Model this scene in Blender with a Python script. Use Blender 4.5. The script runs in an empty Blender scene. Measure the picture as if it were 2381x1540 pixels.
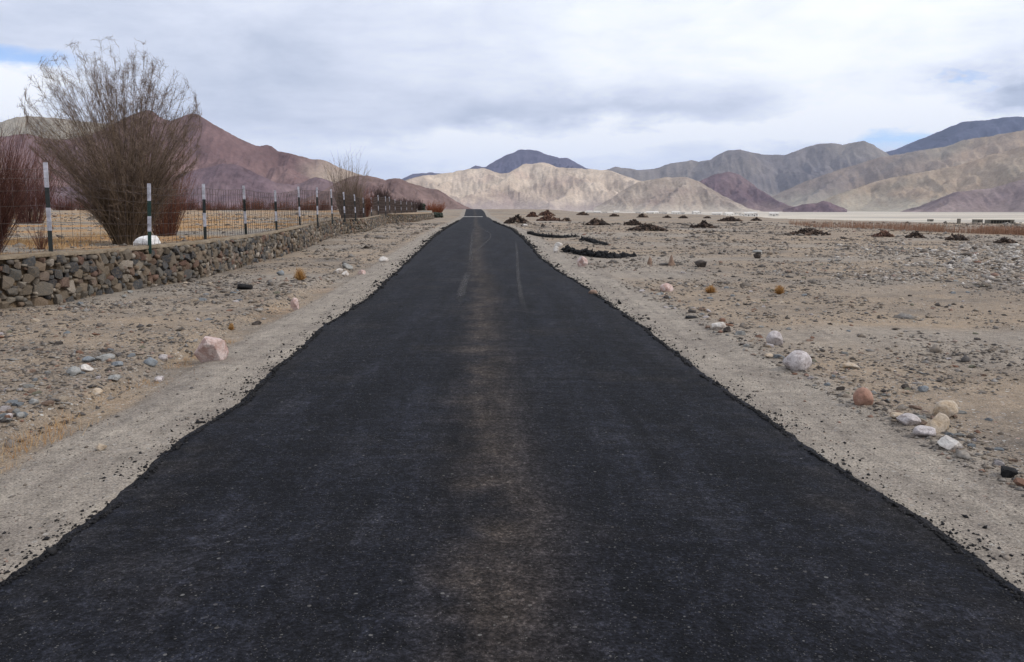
import bpy, bmesh, math, random
import numpy as np
from mathutils import Vector, Matrix

random.seed(7)
RNG = np.random.default_rng(11)
SC = bpy.context.scene
COL = SC.collection

# ------------------------------------------------------------------ camera
EYE = 1.5
F = 1900.0                       # focal length in units of a 2381 x 1540 frame
CX, CY = 1190.5, 770.0
HOR = 484.0
TH = math.atan((CY - HOR) / F)
cam_d = bpy.data.cameras.new('camera')
cam = bpy.data.objects.new('camera', cam_d); COL.objects.link(cam)
cam.location = (0, 0, EYE)
cam.rotation_euler = (math.pi / 2 - TH, 0, 0)
cam_d.sensor_width = 36; cam_d.lens = F / 2381 * 36
cam_d.clip_start = 0.05; cam_d.clip_end = 60000
SC.camera = cam

# ------------------------------------------------------------------ exposure
SC.view_settings.view_transform = 'Standard'
SC.view_settings.look = 'None'
SC.view_settings.exposure = 0.0
SC.view_settings.gamma = 1.0
SC.view_settings.use_curve_mapping = False
SC.render.engine = 'CYCLES'
SC.cycles.max_bounces = 5
SC.cycles.diffuse_bounces = 3
SC.cycles.volume_bounces = 0
SC.cycles.transparent_max_bounces = 16

# ------------------------------------------------------------------ sun
SUN_EL, SUN_AZ = math.radians(41), math.radians(102)      # azimuth clockwise from +Y (to the right, a little behind)
sun_d = bpy.data.lights.new('sun', 'SUN'); sun_d.energy = 2.1; sun_d.angle = math.radians(6)
sun_d.color = (1.0, 0.95, 0.88)
sun = bpy.data.objects.new('sun', sun_d); COL.objects.link(sun)
sdir = Vector((math.sin(SUN_AZ) * math.cos(SUN_EL), math.cos(SUN_AZ) * math.cos(SUN_EL), math.sin(SUN_EL)))
sun.rotation_euler = sdir.to_track_quat('Z', 'Y').to_euler()
sun.location = (30, -5, 40)

# ------------------------------------------------------------------ world: broken overcast over a blue sky
W = bpy.data.worlds.new('World'); SC.world = W; W.use_nodes = True
nt = W.node_tree; nt.nodes.clear()


class NT:
    """small helper to write node trees tersely"""
    def __init__(s, tree): s.t = tree; s.n = tree.nodes; s.l = tree.links
    def new(s, typ, **kw):
        n = s.n.new(typ)
        for k, v in kw.items(): setattr(n, k, v)
        return n
    def put(s, sock, v):
        if v is None: return
        if isinstance(v, bpy.types.NodeSocket): s.l.new(v, sock)
        else: sock.default_value = v
    def m(s, op, a, b=None, c=None, clamp=False):
        n = s.new('ShaderNodeMath', operation=op, use_clamp=clamp)
        s.put(n.inputs[0], a); s.put(n.inputs[1], b)
        if c is not None: s.put(n.inputs[2], c)
        return n.outputs[0]
    def vm(s, op, a, b=None, scale=None):
        n = s.new('ShaderNodeVectorMath', operation=op)
        s.put(n.inputs[0], a); s.put(n.inputs[1], b)
        if scale is not None: s.put(n.inputs[3], scale)
        return n.outputs['Value'] if op in ('LENGTH', 'DOT_PRODUCT') else n.outputs[0]
    def noise(s, vec, scale, detail=4, rough=0.55, dist=0.0):
        n = s.new('ShaderNodeTexNoise'); s.put(n.inputs['Vector'], vec)
        n.inputs['Scale'].default_value = scale; n.inputs['Detail'].default_value = detail
        n.inputs['Roughness'].default_value = rough; n.inputs['Distortion'].default_value = dist
        return n.outputs['Fac']
    def vor(s, vec, scale, out='Distance', feature='F1', rand=1.0):
        n = s.new('ShaderNodeTexVoronoi', feature=feature); s.put(n.inputs['Vector'], vec)
        n.inputs['Scale'].default_value = scale; n.inputs['Randomness'].default_value = rand
        return n.outputs[out]
    def ramp(s, fac, stops, interp='LINEAR'):
        n = s.new('ShaderNodeValToRGB'); n.color_ramp.interpolation = interp
        e = n.color_ramp.elements
        while len(e) < len(stops): e.new(0.5)
        for i, (p, c) in enumerate(stops):
            e[i].position = p; e[i].color = (c[0], c[1], c[2], 1) if isinstance(c, (tuple, list)) else (c, c, c, 1)
        s.put(n.inputs[0], fac); return n.outputs[0]
    def mix(s, fac, a, b, mode='MIX'):
        n = s.new('ShaderNodeMix', data_type='RGBA', blend_type=mode)
        s.put(n.inputs[0], fac)
        s.put(n.inputs[6], (*a, 1) if isinstance(a, tuple) and len(a) == 3 else a)
        s.put(n.inputs[7], (*b, 1) if isinstance(b, tuple) and len(b) == 3 else b)
        return n.outputs[2]
    def sep(s, v):
        n = s.new('ShaderNodeSeparateXYZ'); s.put(n.inputs[0], v); return n.outputs
    def comb(s, x, y, z):
        n = s.new('ShaderNodeCombineXYZ'); s.put(n.inputs[0], x); s.put(n.inputs[1], y); s.put(n.inputs[2], z)
        return n.outputs[0]
    def mr(s, v, a, b, c=0.0, d=1.0, smooth=False):
        n = s.new('ShaderNodeMapRange'); n.interpolation_type = 'SMOOTHSTEP' if smooth else 'LINEAR'
        s.put(n.inputs[0], v); n.inputs[1].default_value = a; n.inputs[2].default_value = b
        n.inputs[3].default_value = c; n.inputs[4].default_value = d
        return n.outputs[0]


def px_dir(x, y):
    u, v = (x - CX) / F, (CY - y) / F
    return (u, math.cos(TH) + v * math.sin(TH), -math.sin(TH) + v * math.cos(TH))


def px_azel(x, y):
    d = px_dir(x, y)
    return math.atan2(d[0], d[1]), math.atan2(d[2], math.hypot(d[0], d[1]))


def build_world():
    N = NT(nt)
    sky = N.new('ShaderNodeTexSky', sky_type='NISHITA')
    sky.sun_disc = False; sky.sun_elevation = SUN_EL; sky.sun_rotation = SUN_AZ
    sky.altitude = 4500; sky.air_density = 1.0; sky.dust_density = 0.4
    tc = N.new('ShaderNodeTexCoord').outputs['Generated']
    x, y, z = N.sep(tc)
    # planar projection onto a cloud deck
    zz = N.m('ADD', N.m('MAXIMUM', z, 0.0), 0.14)
    p = N.comb(N.m('DIVIDE', x, zz), N.m('DIVIDE', y, zz), 0.0)
    n1 = N.noise(p, 0.55, 6, 0.55, 0.3)
    n2 = N.noise(N.vm('MULTIPLY', p, (1.0, 1.25, 1.0)), 1.7, 7, 0.6, 0.2)
    n3 = N.noise(N.vm('MULTIPLY', tc, (5.0, 5.0, 13.0)), 1.0, 7, 0.62, 0.25)
    az = N.m('ARCTAN2', x, y)
    el = N.m('ARCSINE', z)
    wn = N.new('ShaderNodeTexNoise'); N.put(wn.inputs['Vector'], N.vm('MULTIPLY', tc, (6.0, 6.0, 14.0)))
    wn.inputs['Scale'].default_value = 1.0; wn.inputs['Detail'].default_value = 6; wn.inputs['Roughness'].default_value = 0.6
    wc = N.sep(N.vm('SUBTRACT', wn.outputs['Color'], (0.5, 0.5, 0.5)))
    azw = N.m('ADD', az, N.m('MULTIPLY', wc[0], 0.26))
    elw = N.m('ADD', el, N.m('MULTIPLY', wc[1], 0.10))

    def blob(px, py, sx, sy, amp, pw=1.0):
        a0, e0 = px_azel(px, py)
        da = N.m('DIVIDE', N.m('SUBTRACT', azw, a0), sx / F)
        de = N.m('DIVIDE', N.m('SUBTRACT', elw, e0), sy / F)
        r2 = N.m('ADD', N.m('MULTIPLY', da, da), N.m('MULTIPLY', de, de))
        return N.m('MULTIPLY', N.m('EXPONENT', N.m('MULTIPLY', r2, -1.0)), amp)

    V = N.m('ADD', N.m('MULTIPLY', N.m('SUBTRACT', n1, 0.5), 0.60), 0.66)
    V = N.m('ADD', V, N.m('MULTIPLY', N.m('SUBTRACT', n2, 0.5), 0.48))
    V = N.m('ADD', V, N.m('MULTIPLY', N.m('SUBTRACT', n3, 0.5), 0.72))
    for b in [(700, 230, 520, 190, -0.20), (1900, 60, 620, 150, 0.26), (1520, 258, 330, 30, -0.26),
              (1250, 235, 150, 30, -0.16), (1950, 150, 500, 60, 0.14), (1700, 305, 560, 30, 0.42), (1150, 345, 300, 36, 0.28), (700, 380, 300, 50, 0.20), (1500, 340, 500, 36, 0.12),
              (2150, 250, 330, 45, 0.36), (20, 215, 90, 48, 0.85), (2330, 215, 110, 34, -0.80),
              (1000, 345, 330, 30, 0.20), (2150, 320, 200, 20, 0.20), (100, 30, 200, 60, -0.15),
              (1130, 300, 160, 30, -0.10)]:
        V = N.m('ADD', V, blob(*b))
    cloud = N.ramp(V, [(0.0, (0.28, 0.325, 0.42)), (0.30, (0.44, 0.49, 0.60)), (0.55, (0.61, 0.65, 0.755)),
                       (0.78, (0.745, 0.78, 0.85)), (1.0, (0.90, 0.915, 0.94))])
    hole = N.m('SUBTRACT', N.m('MULTIPLY', N.m('SUBTRACT', n2, 0.66), 3.0), 0.1)
    for b in [(-20, 140, 130, 30, 1.5), (20, 100, 130, 22, 0.8), (2235, 187, 45, 9, 1.0), (2100, 335, 110, 30, 1.6),
              (845, 385, 60, 14, 0.6), (2370, 90, 60, 20, 0.35), (2370, 245, 50, 8, 0.3)]:
        hole = N.m('ADD', hole, blob(*b))
    hole = N.m('MULTIPLY', N.m('MAXIMUM', hole, 0.0, clamp=True), 1.0, clamp=True)
    cl10 = N.vm('SCALE', cloud, scale=13.1)
    blue = N.vm('MULTIPLY', sky.outputs[0], (1.6, 1.75, 1.9))
    colr = N.mix(N.m('MULTIPLY', hole, 0.85), cl10, blue)
    bg = N.new('ShaderNodeBackground'); bg.inputs['Strength'].default_value = 0.1
    N.put(bg.inputs[0], colr)
    out = N.new('ShaderNodeOutputWorld'); N.l.new(bg.outputs[0], out.inputs[0])


build_world()

# ------------------------------------------------------------------ noise in numpy
def _hash(ix, iy, seed):
    h = (ix.astype(np.int64) * 374761393 + iy.astype(np.int64) * 668265263 + seed * 974634777) & 0xFFFFFFFF
    h = ((h ^ (h >> 13)) * 1274126177) & 0xFFFFFFFF
    return (h ^ (h >> 16)) & 0xFFFFFFFF


def pnoise(x, y, seed=0):
    x = np.asarray(x, float); y = np.asarray(y, float)
    ix, iy = np.floor(x), np.floor(y); fx, fy = x - ix, y - iy
    ux, uy = fx * fx * fx * (fx * (fx * 6 - 15) + 10), fy * fy * fy * (fy * (fy * 6 - 15) + 10)
    def g(dx, dy):
        a = _hash(ix + dx, iy + dy, seed) / 4294967296.0 * 2 * math.pi
        return np.cos(a) * (fx - dx) + np.sin(a) * (fy - dy)
    a, b, c, d = g(0, 0), g(1, 0), g(0, 1), g(1, 1)
    return (a * (1 - ux) + b * ux) * (1 - uy) + (c * (1 - ux) + d * ux) * uy


def fbm(x, y, seed=0, oc=5, gain=0.5):
    s = 0; a = 1.0; t = 0
    for i in range(oc):
        s = s + a * pnoise(x * 2 ** i, y * 2 ** i, seed + i * 17); t += a; a *= gain
    return s / t * 1.6


def ridged(x, y, seed=0, oc=5, gain=0.5):
    s = 0; a = 1.0; t = 0
    for i in range(oc):
        s = s + a * (1 - np.abs(pnoise(x * 2 ** i, y * 2 ** i, seed + i * 31)) * 2.6); t += a; a *= gain
    return s / t


def sstep(a, b, x):
    t = np.clip((np.asarray(x, float) - a) / (b - a), 0, 1); return t * t * (3 - 2 * t)


# ------------------------------------------------------------------ layout of road, wall and ground
def flat(px, py, z=0.0):
    d = px_dir(px, py); t = (z - EYE) / d[2]
    return d[0] * t, d[1] * t


RL_PX = [(-160, 1480), (0, 1370), (100, 1296), (240, 1190), (340, 1100), (430, 1020), (560, 940), (640, 862), (760, 760),
         (860, 690), (915, 640), (950, 606), (988, 571), (1011, 550), (1033, 534), (1059, 519), (1075, 507)]
RR_PX = [(2520, 1500), (2381, 1400), (2150, 1222), (1880, 1050), (1700, 922), (1560, 812), (1420, 708), (1300, 632), (1260, 602),
         (1219, 558), (1189, 533), (1151, 518), (1140, 508)]
_l = [flat(*p) for p in RL_PX]; _r = [flat(*p) for p in RR_PX]
RLY = np.array([-80, -2, 2.0] + [p[1] for p in _l] + [185, 235, 300, 420, 900]); RLX = np.array([1.5, -1.9, -1.95] + [p[0] for p in _l] + [-10.4, -13.0, -22, -60, -400.])
RRY = np.array([-80, -2, 2.0] + [p[1] for p in _r] + [185, 235, 300, 420, 900]); RRX = np.array([5.5, 2.15, 2.05] + [p[0] for p in _r] + [-6.3, -8.8, -17, -54, -390.])


def edge_noise(Y, seed):
    Y = np.asarray(Y, float)
    return 0.055 * fbm(Y * 1.1, 0 * Y + 3.3, seed, 6, 0.72) + 0.05 * fbm(Y * 0.35, 0 * Y + 9.3, seed + 5, 2)


def road_l(Y): return np.interp(Y, RLY, RLX)
def road_r(Y): return np.interp(Y, RRY, RRX)


WALL_PX = [(0, 728, 606), (128, 712, 597), (269, 686, 587), (372, 668, 577), (467, 652, 568), (536, 631, 559), (628, 604, 546),
           (696, 586, 531), (742, 562, 516), (788, 545, 508), (850, 539, 510), (898, 520, 500), (965, 516, 500)]
WALL = [(-7.9, 3.0, 0.76), (-7.75, 8.0, 0.76)]
for px, yb, yt in WALL_PX:
    gx, gy = flat(px, yb)
    dt = px_dir(px, yt); ztop = EYE + dt[2] * gy / dt[1]
    WALL.append((gx, gy, min(max(ztop, 0.66), 0.84)))
WALL.append((-11.2, 118, 0.7))
WY = np.array([w[1] for w in WALL]); WX = np.array([w[0] for w in WALL]); WZ = np.array([w[2] for w in WALL])


def wall_x(Y):
    Y = np.asarray(Y, float)
    return np.where(Y > 118, np.interp(Y, [118, 135, 185, 235, 300, 420, 900], [-11.2, -14.5, -17, -20, -34, -75, -420]), np.interp(Y, WY, WX))


def wall_top(Y):
    return np.interp(Y, WY, WZ)


RISE_Y = [0, 120, 137, 139, 150, 185, 235, 300, 500, 2000]
RISE_Z = [0, 0, 0.0, -0.12, -0.1, 0.74, 1.17, 1.05, 0.3, 0.0]
EDGE_T = [-0.30, 0.0, 0.03, 0.16, 0.27, 0.327, 0.42, 0.57, 0.65, 1.2]
EDGE_D = [900, 420, 300, 240, 165, 120, 101, 86, 80, 60]


def plateau_t(x, y):
    t = x / np.maximum(y, 1.0)
    e = np.interp(t, EDGE_T, EDGE_D) * (1 + 0.05 * fbm(t * 9, t * 0, 77, 3))
    return y - e, t


def ground_z(x, y, fine=True):
    x = np.asarray(x, float); y = np.asarray(y, float)
    L, R = road_l(y), road_r(y)
    off = np.where(x < L, L - x, np.where(x > R, x - R, 0.0))
    k = sstep(0.9, 2.2, off)
    z = k * (0.05 * fbm(x * 0.33, y * 0.33, 5, 3) + (0.022 * fbm(x * 1.4, y * 1.4, 8, 4) if fine else 0))
    if fine: z = z + 0.006 * fbm(x * 4, y * 4, 9, 3) * sstep(0, .3, off)
    z = z + k * sstep(20, 60, y) * 0.05 * fbm(x * 0.08, y * 0.08, 15, 3)
    # left: shallow ditch then a low bank
    lo = L - x
    ditch = sstep(0.75, 0.95, lo) * (1 - sstep(1.15, 1.32, lo + 0.12 * fbm(y * 0.8, y * 0, 21, 3)))
    fade = 1 - sstep(18, 40, y)
    z = z - 0.045 * ditch * fade + 0.05 * sstep(1.15, 1.38, lo + 0.12 * fbm(y * 0.8, y * 0, 21, 3)) * fade
    # little bump of stones along the right verge
    ro = x - R
    z = z + 0.035 * np.exp(-((ro - 0.95) / 0.22) ** 2) * (1 - sstep(14, 30, y)) * (0.6 + fbm(y * 1.3, y * 0, 31, 3))
    # raised field behind the wall
    wx = wall_x(y)
    f = sstep(0.10, 0.24, wx - x)
    wz = np.where(y > 118, 0.7 * (1 - sstep(118, 150, y)) + 0.25, wall_top(y))
    fz = wz - 0.05 + sstep(20, 140, y) * 0.28 + 0.05 * fbm(x * 0.4, y * 0.4, 41, 4) * sstep(0.3, 1.5, wx - x)
    z = z * (1 - f) + fz * f
    # swell beyond the concrete strip
    s = x / np.maximum(y, 1)
    z = z + np.interp(y, RISE_Y, RISE_Z) * (1 - sstep(0.035, 0.10, s)) * (1 - 0.7 * f)
    # plateau edge falling to the river flats on the right
    t, s = plateau_t(x, y)
    fall = -13.5 * (1 - np.exp(-np.maximum(t, 0) / 150.0)) * sstep(-0.10, 0.0, s)
    z = z + fall - 9.0 * sstep(1500, 6000, y) * sstep(-0.10, 0.0, s)
    z = z - 0.0 * y
    return z


def ground_at(px, py, tmax=4000):
    d = np.array(px_dir(px, py))
    t = np.exp(np.linspace(math.log(2.0), math.log(tmax), 1500))
    P = d[None, :] * t[:, None]
    g = ground_z(P[:, 0], P[:, 1], True)
    h = EYE + P[:, 2] - g
    i = np.argmax(h < 0) if (h < 0).any() else len(t) - 1
    a, b = t[max(i - 1, 0)], t[i]
    for _ in range(30):
        m = (a + b) / 2; q = d * m
        if EYE + q[2] - float(ground_z(q[0], q[1])) < 0: b = m
        else: a = m
    q = d * b
    return Vector((q[0], q[1], EYE + q[2]))


def px_m(p):
    """metres per frame unit at a point"""
    return p[1] / F


# ------------------------------------------------------------------ object helpers
def tag(o, label=None, cat=None, group=None, kind=None):
    if label: o['label'] = label
    if cat: o['category'] = cat
    if group: o['group'] = group
    if kind: o['kind'] = kind
    return o


def link_mesh(name, verts, faces, mat, parent=None, smooth=False, loc=None):
    me = bpy.data.meshes.new(name)
    verts = np.asarray(verts, np.float32); nv = len(verts)
    me.vertices.add(nv); me.vertices.foreach_set('co', verts.ravel())
    faces = np.asarray(faces, np.int32); nf, k = faces.shape
    me.loops.add(nf * k); me.loops.foreach_set('vertex_index', faces.ravel())
    me.polygons.add(nf)
    me.polygons.foreach_set('loop_start', np.arange(0, nf * k, k, dtype=np.int32))
    me.polygons.foreach_set('loop_total', np.full(nf, k, np.int32))
    if smooth: me.polygons.foreach_set('use_smooth', np.ones(nf, bool))
    me.update(calc_edges=True); me.validate()
    for m in (mat if isinstance(mat, (list, tuple)) else [mat]): me.materials.append(m)
    o = bpy.data.objects.new(name, me); COL.objects.link(o)
    if parent: o.parent = parent
    if loc is not None: o.location = loc
    return o


def empty(name, loc=(0, 0, 0)):
    o = bpy.data.objects.new(name, None); COL.objects.link(o); o.location = loc
    o.empty_display_size = 0.1
    return o


def add_attr(o, name, data):
    me = o.data
    if data.ndim == 1:
        a = me.attributes.new(name, 'FLOAT', 'POINT'); a.data.foreach_set('value', data.astype(np.float32))
    else:
        a = me.attributes.new(name, 'FLOAT_COLOR', 'POINT')
        if data.shape[1] == 3: data = np.hstack([data, np.ones((len(data), 1))])
        a.data.foreach_set('color', data.astype(np.float32).ravel())


def grid_faces(nr, nc):
    i = np.arange(nr * nc).reshape(nr, nc)
    return np.stack([i[:-1, :-1], i[:-1, 1:], i[1:, 1:], i[1:, :-1]], -1).reshape(-1, 4)


# ------------------------------------------------------------------ materials
def mat_new(name):
    m = bpy.data.materials.new(name); m.use_nodes = True
    m.node_tree.nodes.clear()
    N = NT(m.node_tree)
    b = N.new('ShaderNodeBsdfPrincipled'); o = N.new('ShaderNodeOutputMaterial'); N.l.new(b.outputs[0], o.inputs[0])
    b.inputs['Roughness'].default_value = 0.9
    b.inputs['Specular IOR Level'].default_value = 0.25
    return m, N, b


def attr(N, name, out='Fac'):
    n = N.new('ShaderNodeAttribute'); n.attribute_name = name; return n.outputs[out]


def bump(N, b, h, dist, strength=1.0):
    n = N.new('ShaderNodeBump'); n.inputs['Distance'].default_value = dist; n.inputs['Strength'].default_value = strength
    N.put(n.inputs['Height'], h); N.l.new(n.outputs[0], b.inputs['Normal'])


def objco(N): return N.new('ShaderNodeTexCoord').outputs['Object']


def mat_ground():
    m, N, b = mat_new('ground_gravel')
    co = objco(N)
    z = attr(N, 'zone', 'Color')
    s = N.new('ShaderNodeSeparateColor'); N.l.new(z, s.inputs[0]); field, verge, sand = s.outputs
    big = N.noise(co, 0.10, 5, 0.6)
    mid = N.noise(co, 0.7, 5, 0.62)
    sm = N.noise(co, 7, 6, 0.7)
    base = N.ramp(N.m('ADD', N.m('MULTIPLY', mid, 0.55), N.m('MULTIPLY', big, 0.5)),
                  [(0.38, (0.130, 0.111, 0.094)), (0.50, (0.232, 0.184, 0.138)), (0.64, (0.312, 0.238, 0.166))])
    grav = N.ramp(N.m('ADD', N.m('MULTIPLY', N.noise(co, 1.6, 5, 0.6), 0.5), N.m('MULTIPLY', N.noise(N.vm('MULTIPLY', co, (7.0, 0.35, 1.0)), 1.0, 3, 0.6), 0.5)), [(0.34, (0.188, 0.160, 0.135)), (0.50, (0.265, 0.229, 0.190)), (0.66, (0.338, 0.293, 0.240))])
    c = N.mix(verge, base, grav)
    # grassy field
    fg = N.ramp(N.noise(N.vm('MULTIPLY', co, (0.3, 1.0, 1.0)), 0.30, 5, 0.65), [(0.43, (0.210, 0.188, 0.160)), (0.51, (0.30, 0.215, 0.130)), (0.60, (0.34, 0.19, 0.080))])
    c = N.mix(field, c, fg)
    # river flats
    bands = N.m('ADD', N.m('MULTIPLY', N.noise(N.vm('MULTIPLY', co, (0.0005, 0.0021, 1.0)), 1.0, 5, 0.7), 0.6), N.m('MULTIPLY', N.noise(N.vm('MULTIPLY', co, (0.0016, 0.0085, 1.0)), 1.0, 4, 0.7), 0.4))
    sd = N.ramp(bands, [(0.42, (0.27, 0.25, 0.225)), (0.47, (0.42, 0.375, 0.31)), (0.53, (0.60, 0.535, 0.44)), (0.60, (0.36, 0.31, 0.26))])
    c = N.mix(sand, c, sd)
    near = N.m('SUBTRACT', 1.0, sand)
    # fine grit
    g1 = N.ramp(sm, [(0.25, 0.62), (0.5, 1.0), (0.75, 1.28)])
    c = N.mix(near, c, N.mix(1.0, c, g1, 'MULTIPLY'))
    grit = N.noise(co, 75, 3, 0.8)
    c = N.mix(near, c, N.mix(1.0, c, N.ramp(grit, [(0.32, 0.45), (0.5, 1.0), (0.68, 1.5)]), 'MULTIPLY'))
    sp = N.noise(co, 38, 4, 0.75)
    c = N.mix(verge, c, N.mix(1.0, c, N.ramp(sp, [(0.32, 0.50), (0.46, 0.98), (0.62, 1.08), (0.72, 1.4)]), 'MULTIPLY'))
    # flat small pebbles, colours per cell, gathered in drifts
    for sc, th, drift in ((48, 0.60, 1.1), (24, 0.74, 0.5)):
        v = N.new('ShaderNodeTexVoronoi'); N.put(v.inputs['Vector'], co); v.inputs['Scale'].default_value = sc
        r = N.new('ShaderNodeSeparateColor'); N.l.new(v.outputs['Color'], r.inputs[0])
        pres = N.m('GREATER_THAN', N.m('ADD', r.outputs[0], N.m('MULTIPLY', N.m('SUBTRACT', N.noise(co, drift, 3), 0.5), 1.0)), th)
        shp = N.m('LESS_THAN', N.m('ADD', v.outputs['Distance'], N.m('MULTIPLY', N.m('SUBTRACT', N.noise(co, sc * 2.0, 2), 0.5), 0.5)), 0.32)
        f = N.m('MULTIPLY', N.m('MULTIPLY', pres, shp), N.m('MULTIPLY', near, N.m('SUBTRACT', 0.85, N.m('MULTIPLY', verge, 0.5))))
        pc = N.ramp(r.outputs[1], [(0.0, (0.10, 0.095, 0.09)), (0.3, (0.20, 0.19, 0.18)), (0.5, (0.27, 0.21, 0.165)),
                                   (0.75, (0.31, 0.31, 0.30)), (0.93, (0.52, 0.50, 0.46)), (1.0, (0.30, 0.14, 0.09))])
        c = N.mix(f, c, pc)
    N.put(b.inputs['Base Color'], c)
    b.inputs['Roughness'].default_value = 0.95; b.inputs['Specular IOR Level'].default_value = 0.15
    h = N.m('ADD', N.m('MULTIPLY', sm, 0.6), N.m('MULTIPLY', grit, 0.25))
    bump(N, b, h, 0.05, 0.8)
    return m


def mat_asphalt():
    m, N, b = mat_new('worn_asphalt')
    co = objco(N)
    u = attr(N, 'across')             # -1 .. 1 across the carriageway
    long_ = N.noise(N.vm('MULTIPLY', co, (1.0, 0.16, 1.0)), 1.2, 5, 0.6)
    pat = N.noise(co, 1.1, 5, 0.65)
    fine = N.noise(co, 60, 3, 0.8)
    mid = N.noise(co, 9, 5, 0.7)
    base = N.ramp(N.m('ADD', N.m('MULTIPLY', long_, 0.5), N.m('MULTIPLY', pat, 0.5)),
                  [(0.36, (0.0048, 0.0053, 0.0076)), (0.52, (0.0082, 0.0088, 0.0122)), (0.66, (0.0145, 0.0145, 0.0178))])
    # brown dust along the crown
    cen = N.m('EXPONENT', N.m('MULTIPLY', N.m('POWER', N.m('DIVIDE', N.m('ADD', u, N.m('MULTIPLY', N.m('SUBTRACT', pat, 0.5), 0.25)), 0.12), 2.0), -1.0))
    cd = N.m('MULTIPLY', cen, N.mr(N.noise(co, 2.2, 6, 0.7), 0.30, 0.66, 0.08, 0.95))
    c = N.mix(cd, base, (0.042, 0.033, 0.027))
    lane = N.noise(N.vm('MULTIPLY', co, (3.2, 0.30, 1.0)), 1.0, 5, 0.7)
    c = N.mix(1.0, c, N.ramp(lane, [(0.32, 0.55), (0.5, 1.0), (0.68, 1.65)]), 'MULTIPLY')
    cross = N.noise(N.vm('MULTIPLY', co, (0.5, 9.0, 1.0)), 1.0, 4, 0.7)
    c = N.mix(1.0, c, N.ramp(cross, [(0.32, 0.78), (0.5, 1.0), (0.68, 1.25)]), 'MULTIPLY')
    c = N.mix(N.mr(N.noise(co, 0.8, 4, 0.6), 0.56, 0.70, 0.0, 0.25), c, (0.034, 0.028, 0.024))
    # dusty edges
    ed = N.m('MULTIPLY', N.mr(N.m('ABSOLUTE', u), 0.72, 1.0), N.mr(N.noise(co, 3.5, 5, 0.7), 0.45, 0.7, 0.0, 0.35))
    c = N.mix(ed, c, (0.035, 0.030, 0.026))
    c = N.mix(1.0, c, N.ramp(mid, [(0.32, 0.55), (0.5, 1.0), (0.68, 1.6)]), 'MULTIPLY')
    agg = N.noise(co, 24, 4, 0.8)
    c = N.mix(1.0, c, N.ramp(agg, [(0.32, 0.55), (0.5, 0.95), (0.66, 1.9)]), 'MULTIPLY')
    c = N.mix(1.0, c, N.ramp(fine, [(0.3, 0.3), (0.5, 1.0), (0.66, 2.3)]), 'MULTIPLY')
    for sc, th, amt in ((150, 0.90, 0.30), (80, 0.970, 0.30), (45, 0.991, 0.35)):
        v = N.new('ShaderNodeTexVoronoi'); N.put(v.inputs['Vector'], co); v.inputs['Scale'].default_value = sc
        r = N.new('ShaderNodeSeparateColor'); N.l.new(v.outputs['Color'], r.inputs[0])
        f = N.m('MULTIPLY', N.m('GREATER_THAN', r.outputs[0], th), N.m('LESS_THAN', v.outputs['Distance'], 0.38))
        c = N.mix(N.m('MULTIPLY', f, amt), c, N.ramp(r.outputs[1], [(0, (0.10, 0.10, 0.11)), (0.6, (0.20, 0.18, 0.16)), (1, (0.36, 0.35, 0.33))]))
    N.put(b.inputs['Base Color'], c)
    b.inputs['Roughness'].default_value = 0.8; b.inputs['Specular IOR Level'].default_value = 0.10
    bump(N, b, N.m('ADD', N.m('MULTIPLY', fine, 0.5), N.m('MULTIPLY', mid, 0.4)), 0.03, 1.0)
    return m


STONE_RAMP = [(0.0, (0.060, 0.055, 0.055)), (0.14, (0.105, 0.105, 0.11)), (0.30, (0.165, 0.165, 0.165)), (0.42, (0.20, 0.16, 0.125)),
              (0.55, (0.24, 0.225, 0.20)), (0.68, (0.26, 0.185, 0.14)), (0.80, (0.17, 0.195, 0.205)), (0.90, (0.36, 0.33, 0.29)), (1.0, (0.52, 0.49, 0.45))]


def mat_stone(name, source, stops=STONE_RAMP, bumpd=0.01, scale=14.0, gain=1.0):
    m, N, b = mat_new(name)
    co = objco(N)
    if source == 'random':
        r = N.new('ShaderNodeObjectInfo').outputs['Random']
        co = N.vm('ADD', co, N.comb(N.m('MULTIPLY', r, 90.0), 0.0, 0.0))
    else:
        r = attr(N, 'tint')
    c = N.ramp(r, [(p, tuple(v * gain for v in k)) for p, k in stops])
    n = N.noise(co, scale, 5, 0.65)
    c = N.mix(1.0, c, N.ramp(n, [(0.28, 0.60), (0.5, 1.0), (0.72, 1.38)]), 'MULTIPLY')
    c = N.mix(N.mr(N.noise(co, scale * 0.4, 3), 0.45, 0.7, 0.0, 0.45), c, (0.22, 0.165, 0.11))
    N.put(b.inputs['Base Color'], c); b.inputs['Roughness'].default_value = 0.9
    bump(N, b, n, bumpd, 0.8)
    return m


def mat_rock(name, a, c2, scale=6.0, spot=None):
    m, N, b = mat_new(name)
    co = objco(N)
    n = N.noise(co, scale, 6, 0.65, 0.3); n2 = N.noise(co, scale * 6, 4, 0.7)
    c = N.mix(N.mr(n, 0.38, 0.62), a, c2)
    if spot: c = N.mix(N.mr(N.noise(N.vm('ADD', co, (7., 3., 1.)), scale * 1.4, 4, 0.6), 0.52, 0.62, 0, 0.8), c, spot)
    c = N.mix(1.0, c, N.ramp(n2, [(0.3, 0.7), (0.5, 1.0), (0.7, 1.25)]), 'MULTIPLY')
    N.put(b.inputs['Base Color'], c)
    bump(N, b, N.m('ADD', n, N.m('MULTIPLY', n2, 0.4)), 0.02, 0.9)
    return m


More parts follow.
